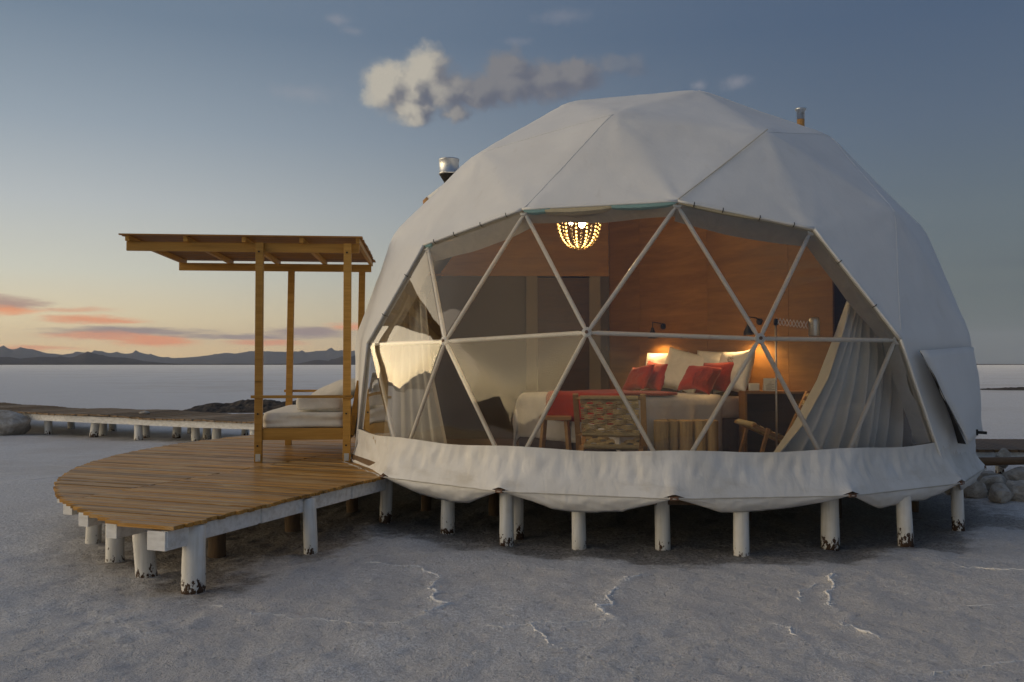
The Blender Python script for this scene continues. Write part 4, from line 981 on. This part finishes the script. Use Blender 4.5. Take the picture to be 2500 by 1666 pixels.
# ------------------------------------------------------------------ bed
BC = W0 + WD * 1.72; BW, BL = 1.86, 2.12; TOP = 1.29
def bp(w, l, z): p = BC + WD * w + WN * l; return Vector((p.x, p.y, z))
bedf = thing('bed', 'double bed with a dark valance base inside the dome', 'bed', (BC.x + WN.x, BC.y + WN.y, ZF))
MBm = Matrix((WD, WN, Vector((0, 0, 1)))).transposed()
b = MB(); b.box(bp(0, .06 + BL / 2, .80), (BW - .06, BL - .08, .43), MBm); b.build('base', M['valance'], bedf, bevel=.02)
b = MB(); b.box(bp(0, .05 + BL / 2, 1.13), (BW - .03, BL - .05, .24), MBm); b.build('mattress', M['linen'], bedf, bevel=.05, smooth=True)
def drape(name, w0, w1, l0, l1, top, rw, rl, mat, label, cat, off=0, nseg=44, fold=.02, wh=BW / 2, lh=BL + .05):
    """sheet over the bed; w and l may run past the edges, the rest hangs down"""
    def bend(x, h, r):
        s_ = 1 if x > 0 else -1; a = abs(x); e = h + off
        if a < e - r: return x, 0
        arc = r * PI / 2
        if a < e - r + arc: th = (a - e + r) / r; return s_ * (e - r + r * math.sin(th)), r * (1 - math.cos(th))
        return s_ * e, r + (a - e + r - arc)
    P = []
    for i in range(nseg + 1):
        w = w0 + (w1 - w0) * i / nseg; P.append([])
        for j in range(nseg + 1):
            l = l0 + (l1 - l0) * j / nseg; x, dzw = bend(w, wh, rw); y, dzl = bend(l - lh / 2, lh / 2, rl); y += lh / 2
            z = top + off - dzw - dzl
            n1 = noise.noise(Vector((w * 3, l * 3, 1.7))); z += .012 * n1
            if dzw > .05: x += (1 if x > 0 else -1) * fold * math.sin(l * 17 + 2 * n1) * min(1, dzw * 3)
            if dzl > .05: y += fold * math.sin(w * 15 + 2 * n1) * min(1, dzl * 3)
            P[-1].append(bp(x, y, z))
    o = MB().grid(P).build(name, M[mat], smooth=True); so_ = o.modifiers.new('thick', 'SOLIDIFY'); so_.thickness = .02; so_.offset = -1; return tag(o, label, cat)
drape('duvet', -.93 - .38, .93 + .60, .62, 2.17 + .48, TOP, .09, .09, 'duvet', 'white duvet hanging down the side of the double bed', 'duvet')
drape('bed_runner', -.30, .93 - .03, 1.30, 2.17 + .30, TOP + .02, .09, .09, 'red', 'red blanket folded over the foot end of the bed', 'blanket', .014, 30, .008)
# pillows against the wall
def pillow(name, size, mat, w, l, z, tilt, label, yaw=0, pinch=1.0, roll=0, seed=0):
    rot = MBm.to_4x4() @ RZ(yaw) @ RX(-(PI / 2 - tilt)) @ RZ(roll); n = 18; V = []; F_ = []; sw, sh, st_ = size
    for side in (1, -1):
        for i in range(n + 1):
            for j in range(n + 1):
                u, v_ = i / n * 2 - 1, j / n * 2 - 1
                x = u * (1 - .07 * (1 - v_ * v_)) * sw / 2; y = v_ * (1 - .08 * (1 - u * u)) * sh / 2
                t_ = max(0, (1 - u ** 4)) ** .6 * max(0, (1 - v_ ** 4)) ** .6
                wrk = noise.fractal(Vector((u * 1.6 + seed, v_ * 1.6, side * 2 + seed)), 1, 2, 3)
                y -= .03 * (1 - abs(u)) * max(0, v_)
                V.append((x, y, side * st_ / 2 * t_ * (1 + .28 * wrk) + .02 * math.sin(u * 2 + seed)))
        o_ = 0 if side == 1 else (n + 1) ** 2
        F_ += [(o_ + i * (n + 1) + j, o_ + (i + 1) * (n + 1) + j, o_ + (i + 1) * (n + 1) + j + 1, o_ + i * (n + 1) + j + 1) for i in range(n) for j in range(n)]
    b = MB().add(V, F_); o = b.build(name, M[mat], smooth=True)
    bm = bmesh.new(); bm.from_mesh(o.data); bmesh.ops.remove_doubles(bm, verts=bm.verts[:], dist=.0004); bmesh.ops.recalc_face_normals(bm, faces=bm.faces[:]); bm.to_mesh(o.data); bm.free()
    o.matrix_world = Matrix.Translation(bp(w, l, z)) @ rot; return tag(o, label, 'pillow')
pillow('bed_pillow', (.78, .52, .19), 'linen', -.50, .14, TOP + .24, .25, 'white pillow under the left reading lamp, behind red cushions', 0, 1, 0, 1)
pillow('bed_pillow', (.62, .54, .17), 'linen', -.02, .30, TOP + .25, .40, 'tilted white pillow between the two pairs of red cushions', -.25, 1.0, .22, 2)
pillow('bed_pillow', (.84, .52, .19), 'linen', .46, .14, TOP + .25, .25, 'white pillow behind the fringed red cushion', 0, 1, 0, 3)
pillow('bed_pillow', (.56, .54, .17), 'linen', .86, .36, TOP + .25, .35, 'white pillow with dark embroidery at the bedside table end', .2, 1.0, -.1, 4)
pillow('red_cushion', (.50, .40, .15), 'red', -.38, .42, TOP + .18, .42, 'plain red cushion leaning on the left white pillows', .1, 1, .08, 5)
pillow('red_cushion', (.48, .36, .14), 'red', -.46, .62, TOP + .16, .55, 'front red cushion with a ruffled top on the left of the bed', .1, 1, -.05, 6)
pillow('red_cushion', (.56, .40, .14), 'red', .66, .44, TOP + .18, .42, 'plain red cushion behind the fringed one', 0, 1, 0, 7)
fr_ = pillow('red_cushion', (.56, .36, .14), 'red', .60, .66, TOP + .16, .58, 'fringed red cushion at the front of the right pillows', .05, 1, .05, 8)
b = MB(); rngf = random.Random(3)
for k in range(46):
    x = .02 + .24 * rngf.random(); y = .13 - .04 * rngf.random(); z = .075
    b.tube([(x, y, z), (x + rngf.uniform(-.02, .02), y - .05, z + .028), (x + rngf.uniform(-.04, .04), y - .13, z + .012), (x + rngf.uniform(-.05, .05), y - .20, z)], .005, 4, False)
fo_ = b.build('fringe', M['red'], fr_, world=False); fo_['kind'] = 'stuff'
b = MB()
for k in range(60):
    x = -.05 + .10 * rngf.random(); y = -.16 + .34 * rngf.random(); a = rngf.random() * 6
    b.tube([(x, y, .083), (x + .012 * math.cos(a), y + .012 * math.sin(a), .088), (x + .02 * math.cos(a + 1), y + .02 * math.sin(a + 1), .083)], .0025, 4, False)
emb = [o for o in col.objects if o.get('label', '').startswith('white pillow with dark embroidery')][0]
eo = b.build('embroidery', M['darkwood'], emb, world=False); eo['kind'] = 'stuff'

# ------------------------------------------------------------------ bedside table and things on it
nt_ = thing('bedside_table', 'dark boxy bedside table against the plywood wall', 'table', (1.29, -1.22, ZF))
MB().box((1.29, -1.22, 1.315), (.70, .36, .03)).build('table_top', M['plywood'], nt_, bevel=.004)
for x in (.955, 1.625): MB().box((x, -1.22, .943), (.028, .35, .712)).build('side_panel', M['plywood'], nt_, bevel=.003)
MB().box((1.29, -1.10, .943), (.64, .10, .70)).build('front_panel', M['darkwood'], nt_)
c1 = MB().add([(1.17, -1.32, 1.331), (1.31, -1.31, 1.331), (1.17, -1.28, 1.47), (1.31, -1.27, 1.47), (1.17, -1.22, 1.331), (1.31, -1.21, 1.331)], [(0, 1, 3, 2), (2, 3, 5, 4)]).build('menu_card', M['paper']); c1.modifiers.new('thick', 'SOLIDIFY').thickness = .003
tag(c1, 'folded white card standing on the bedside table', 'card')
for k in range(7): MB().bar((1.19, -1.322 + .044 * (k + 1.2) / 9, 1.345 + .014 * k), (1.19 + random.uniform(.06, .10), -1.321 + .044 * (k + 1.2) / 9, 1.345 + .014 * k), .002, .003).build('print_line', M['greywall'], c1)
tag(MB().box((1.08, -1.20, 1.372), (.11, .08, .082)).build('tissue_box', M['paper'], bevel=.006), 'small pale box beside the folded card on the bedside table', 'box')
tb = MB().box((1.83, -1.62, ZF + .40), (.16, .10, .80)).build('teal_panel', M['tealbox'], bevel=.006); tag(tb, 'dark teal upright panel beside the bedside table', 'panel')

# ------------------------------------------------------------------ wall reading lamps (lit)
def wall_lamp(s, label):
    p = W0 + WD * s; r = thing('reading_lamp', label, 'lamp', (p.x + WN.x * .005, p.y + WN.y * .005, 1.98), 0, None)
    q = p + WN * .20
    MB().tube([(p.x, p.y, 2.12), (p.x + WN.x * .02, p.y + WN.y * .02, 2.12)], .04, 14).build('wall_plate', M['blackmetal'], r)
    MB().tube([(p.x, p.y, 2.12), (p.x + WN.x * .06, p.y + WN.y * .06, 2.16), (q.x, q.y, 2.17), (q.x, q.y, 2.09)], .007, 8).build('arm', M['blackmetal'], r, smooth=True)
    n = 18; prof = [(.018, 2.10), (.022, 2.07), (.055, 2.00), (.060, 1.96), (.057, 1.96), (.050, 2.0), (.018, 2.06)]
    b = MB(); V = []
    for rr_, z in prof: V += [(q.x + rr_ * math.cos(2 * PI * j / n), q.y + rr_ * math.sin(2 * PI * j / n), z) for j in range(n)]
    b.add(V, [(i * n + j, i * n + (j + 1) % n, (i + 1) * n + (j + 1) % n, (i + 1) * n + j) for i in range(len(prof) - 1) for j in range(n)]); b.build('shade', M['blackmetal'], r, smooth=True)
    MB().sphere((q.x, q.y, 2.0), .022, 10, 8).build('bulb', M['bulb_small'], r, smooth=True)
    l = bpy.data.lights.new('reading_light', 'SPOT'); l.energy = 24; l.color = (1, .60, .24); l.spot_size = R_(150); l.spot_blend = .6; l.shadow_soft_size = .05
    lo = bpy.data.objects.new('reading_light', l); col.objects.link(lo); lo.location = (q.x, q.y, 1.955); lo.parent = r; lo.matrix_parent_inverse = WM[r.name].inverted()
wall_lamp(1.08, 'lit reading lamp on the plywood above the left pillows'); wall_lamp(2.66, 'lit reading lamp on the plywood above the embroidered pillow')

# ------------------------------------------------------------------ beaded chandelier (lit)
CH = Vector((-.86, -1.36, 0)); ch = thing('bead_chandelier', 'lit chandelier of hanging wooden bead strings under the dome roof', 'chandelier', (CH.x, CH.y, 2.92))
MB().tube([(CH.x, CH.y, 3.42), (CH.x, CH.y, 4.45)], .008, 6).build('cord', M['blackmetal'], ch)
for z, r in ((3.36, .10), (3.25, .245)):
    MB().tube([(CH.x + r * math.cos(2 * PI * k / 32), CH.y + r * math.sin(2 * PI * k / 32), z) for k in range(33)], .007, 6, False).build('ring', M['bead'], ch, smooth=True)
for k in range(12):
    a = 2 * PI * k / 12 + .13; b = MB()
    for i in range(11):
        th = (i + .3) / 11 * PI / 2; r = .235 * math.cos(th) ** .85 + .012; z = 3.245 - .335 * math.sin(th)
        b.sphere((CH.x + r * math.cos(a), CH.y + r * math.sin(a), z), .0145, 8, 6)
    for i in range(5):
        u = (i + .5) / 5; r = .25 * (1 - u) + .09 * u; b.sphere((CH.x + r * math.cos(a), CH.y + r * math.sin(a), 3.25 + .115 * u), .0125, 8, 6)
    b.build('bead_string', M['bead'], ch, smooth=True)
for k in range(3):
    a = 2 * PI * k / 3 - .9; q = (CH.x + .09 * math.cos(a), CH.y + .09 * math.sin(a), 3.20)
    MB().tube([(CH.x, CH.y, 3.40), (q[0], q[1], 3.34), (q[0], q[1], 3.22)], .006, 6).build('bulb_arm', M['blackmetal'], ch)
    MB().sphere(q, .036 if k == 1 else .022, 12, 8, (1, 1, 1.2)).build('bulb', M['bulb'], ch, smooth=True)
l = bpy.data.lights.new('chandelier_light', 'POINT'); l.energy = 32; l.color = (1, .68, .32); l.shadow_soft_size = .04
lo = bpy.data.objects.new('chandelier_light', l); col.objects.link(lo); lo.location = (CH.x, CH.y, 3.12); lo.parent = ch; lo.matrix_parent_inverse = WM[ch.name].inverted()

# ------------------------------------------------------------------ woven chairs, stool, log table, floor lamp
def woven(P00, P10, P01, P11, nr, warp, r=.0085, amp=.016, seed=0):
    """rows of cord between two rails: P00-P10 one end row, P01-P11 the other; weaves round warp pairs"""
    b = MB(); rg = random.Random(seed); P00, P10, P01, P11 = map(Vector, (P00, P10, P01, P11)); nn = (P10 - P00).cross(P01 - P00).normalized()
    for k in range(nr):
        v = (k + .5) / nr; A = P00.lerp(P01, v); B = P10.lerp(P11, v); blk = (k // 3) % 2; pts = []
        for i in range(25):
            u = i / 24; ph = math.cos(PI * warp * u + PI * blk)
            pts.append(A.lerp(B, u) + nn * (amp * ph) + (P01 - P00).normalized() * rg.uniform(-.003, .003))
        b.tube(pts, r * rg.uniform(.8, 1.1), 6, False)
    for i in range(warp):
        u = (i + .5) / warp; A = P00.lerp(P10, u); B = P01.lerp(P11, u); tdir = (P10 - P00).normalized()
        for sgn in (-1, 0, 1):
            b.tube([A.lerp(B, j / 8) + tdir * sgn * .011 for j in range(9)], .005, 5, False)
    # wrapped ends
    for E0, E1 in ((P00, P10), (P01, P11)):
        L_ = (E1 - E0).length; k = int(L_ / .011)
        for i in range(k):
            c = E0.lerp(E1, (i + .5) / k); up_ = (P01 - P00).normalized()
            b.tube([c + (nn * math.cos(a) + up_ * math.sin(a)) * .023 for a in [2 * PI * j / 7 for j in range(8)]], .0055, 4, False)
    return b
def make_chair(label):
    t = thing('woven_chair', label, 'chair', (0, 0, 0)); yw = .30
    for s in (-1, 1):
        MB().bar((.40, s * yw, .43), (-.26, s * yw, .135), .034, .055, up=(0, 1, 0)).build('seat_rail', M['chairwood'], t, world=False, bevel=.004)
        MB().bar((-.40, s * (yw + .036), .74), (-.07, s * (yw + .036), .05), .034, .055, up=(0, 1, 0)).build('back_rail', M['chairwood'], t, world=False, bevel=.004)
        MB().bar((.25, s * (yw + .036), .40), (.36, s * (yw + .036), .0), .032, .05, up=(0, 1, 0)).build('leg', M['chairwood'], t, world=False, bevel=.004)
        MB().bar((-.12, s * (yw - .0), .20), (-.30, s * (yw - .0), .0), .032, .05, up=(0, 1, 0)).build('leg', M['chairwood'], t, world=False, bevel=.004)
    woven((.37, -yw + .02, .43), (.37, yw - .02, .43), (-.16, -yw + .02, .195), (-.16, yw - .02, .195), 27, 6, seed=1).build('woven_seat', M['rope'], t, world=False, smooth=True)
    woven((-.385, -yw + .01, .70), (-.385, yw - .01, .70), (-.205, -yw + .01, .325), (-.205, yw - .01, .325), 21, 6, seed=2).build('woven_back', M['rope'], t, world=False, smooth=True)
    for p in ((-.385, .70), (-.205, .325), (.37, .43), (-.16, .195)):
        MB().tube([(p[0], -yw - .03, p[1]), (p[0], yw + .03, p[1])], .017, 8).build('crossbar', M['chairwood'], t, world=False, smooth=True)
    return t
chA = make_chair('woven rope chair seen from behind, backrest against the window'); chA['group'] = 'woven rope chairs'
chA.location = (-.52, -1.98, ZF); chA.rotation_euler = (0, 0, R_(82))
chB = copy_tree(chA); chB['label'] = 'woven rope chair seen side-on beside the curtain'; chB.location = (1.22, -1.90, ZF); chB.rotation_euler = (0, 0, R_(186))
st = thing('wooden_stool', 'small slatted wooden stool at the foot of the bed', 'stool', (-1.12, -1.62, ZF))
MB().box((-1.12, -1.62, 1.045), (.34, .30, .035)).build('seat', M['chairwood'], st, bevel=.004)
for x in (-1, 1):
    for y in (-1, 1): MB().bar((-1.12 + x * .12, -1.62 + y * .10, 1.03), (-1.12 + x * .155, -1.62 + y * .13, ZF), .045, .045).build('leg', M['chairwood'], st, bevel=.004)
lt = thing('log_table', 'low side table made of upright debarked logs in front of the bed', 'table', (.26, -1.83, ZF))
xs = -.36
for k, r in enumerate((.082, .052, .075, .068, .06)):
    xs += r; 
    for q in (0, 1):
        ctr = Vector((.26 + xs, -1.92 + q * .17 + random.uniform(-.01, .01), 0)); h = 1.04 + random.uniform(-.004, .004); n = 14; V = []
        ph = random.random() * 6; prof = [(1.05, ZF), (1.0, ZF + .15), (.97, ZF + .3), (1.0, h - .01), (.96, h)]
        for f_, z in prof: V += [(ctr.x + f_ * r * (1 + .07 * math.sin(3 * a + ph) + .04 * math.sin(5 * a)) * math.cos(a), ctr.y + f_ * r * 1.1 * (1 + .06 * math.cos(2 * a + ph)) * math.sin(a), z) for a in [2 * PI * j / n for j in range(n)]]
        F_ = [(i * n + j, i * n + (j + 1) % n, (i + 1) * n + (j + 1) % n, (i + 1) * n + j) for i in range(4) for j in range(n)] + [tuple(range(n - 1, -1, -1)), tuple(range(4 * n, 5 * n))]
        MB().add(V, F_).build('log', M['log'], lt, smooth=False)
    xs += r * .98
LP = Vector((1.01, -2.61, ZF)); fl_ = thing('floor_lamp', 'unlit steel floor lamp with scissor arm beside the curtain', 'lamp', LP)
MB().lathe([(.13, ZF), (.13, ZF + .012), (.02, ZF + .025)], (LP.x, LP.y, 0), 24).build('base', M['chrome'], fl_, smooth=False)
MB().tube([(LP.x, LP.y, ZF + .01), (LP.x, LP.y, 2.03)], .0095, 10).build('pole', M['chrome'], fl_, smooth=True)
MB().tube([(LP.x, LP.y, 2.0), (LP.x, LP.y, 2.06)], .02, 10).build('joint', M['blackmetal'], fl_, smooth=True)
for k in range(9):
    x0, x1 = LP.x + .01 + k * .032, LP.x + .01 + (k + 1) * .032; zc0, zc1 = 2.035 - k * .004, 2.035 - (k + 1) * .004
    MB().bar((x0, LP.y - .006, zc0 - .035), (x1, LP.y - .006, zc1 + .035), .004, .009, up=(0, 1, 0)).bar((x0, LP.y + .006, zc0 + .035), (x1, LP.y + .006, zc1 - .035), .004, .009, up=(0, 1, 0)).build('scissor_link', M['chrome'], fl_)
MB().lathe([(.05, 1.89), (.052, 1.90), (.052, 2.04), (.046, 2.062), (.03, 2.07), (.01, 2.071)], (LP.x + .36, LP.y, 0), 22).build('lamp_head', M['chrome'], fl_, smooth=True)

# ------------------------------------------------------------------ curtains
def curtain(name, top, left, right, bottom, nf, mat, label, seedv, amp=.08, ns=36, nu=130):
    P = []
    for i in range(ns + 1):
        s = i / ns; P.append([])
        Lp = along(left, s); Rp = along(right, s)
        for j in range(nu + 1):
            u = j / nu; p = Lp.lerp(Rp, u)
            tgt = along(top, u).lerp(along(bottom, u), s); p = p.lerp(tgt, min(1, 4 * u * (1 - u)) * .6)
            nr = Vector((p.x, p.y, 0)).normalized()
            a = amp * (.5 + .8 * s); uu = u + .02 * math.sin(s * 3 + u * 5)
            q_ = math.sin(uu * nf * 2 * PI + .6 * math.sin(s * 2)); q_ = math.copysign(abs(q_) ** .7, q_)
            p = p + nr * (a * q_ + a * .35 * math.sin(uu * nf * 4.7 + 1.3 + seedv))
            P[-1].append(p)
    o = MB().grid(P).build(name, M[mat], smooth=True); return tag(o, label, 'curtain')
curtain('curtain', [(1.71, -2.60, 2.25), (1.80, -2.57, 2.17), (1.91, -2.50, 2.05), (2.10, -2.40, 1.90)], [(1.69, -2.62, 2.27), (1.54, -2.80, 1.94), (1.33, -2.98, 1.49), (1.07, -3.08, 1.08), (.74, -3.14, .70)],
        [(2.10, -2.40, 1.90), (2.20, -2.36, 1.6), (2.20, -2.36, 1.36), (2.15, -2.42, 1.0), (2.10, -2.44, .66)], [(.74, -3.14, .70), (1.38, -2.92, .66), (1.8, -2.66, .66), (2.10, -2.44, .66)], 8, 'curtain', 'pale grey curtain swept aside at the right end of the window', 0)
def az_pt(a, r, z): return (r * math.cos(R_(a)), r * math.sin(R_(a)), z)
curtain('sheer_curtain', [az_pt(207, 3.22, 2.35), az_pt(212, 3.2, 2.38), az_pt(217, 3.15, 2.4)], [az_pt(207, 3.22, 2.35), az_pt(204, 3.28, 1.6), az_pt(202, 3.3, .62)], [az_pt(217, 3.15, 2.4), az_pt(221, 3.2, 1.6), az_pt(228, 3.2, .62)], [az_pt(202, 3.3, .62), az_pt(214, 3.24, .62), az_pt(228, 3.2, .62)], 6, 'sheer', 'sheer white curtain hanging at the left end of the window', 2.0, .03)

# ------------------------------------------------------------------ haze
HAZE = True
if HAZE:
    hb_ = MB().box((0, 0, 350), (2 * 22500, 2 * 22500, 704 + 110)).build('haze', None); tag(hb_, None, None, None, 'stuff')
    m = bpy.data.materials.new('haze_air'); m.use_nodes = True; nt2 = m.node_tree; nt2.nodes.clear(); T = NT(nt2)
    ou = T.n('OutputMaterial'); vol = T.n('VolumePrincipled', {'Color': (.80, .87, 1.0, 1), 'Density': 2.5e-5, 'Anisotropy': .0})
    nt2.links.new(vol.outputs[0], ou.inputs['Volume']); hb_.data.materials.append(m)
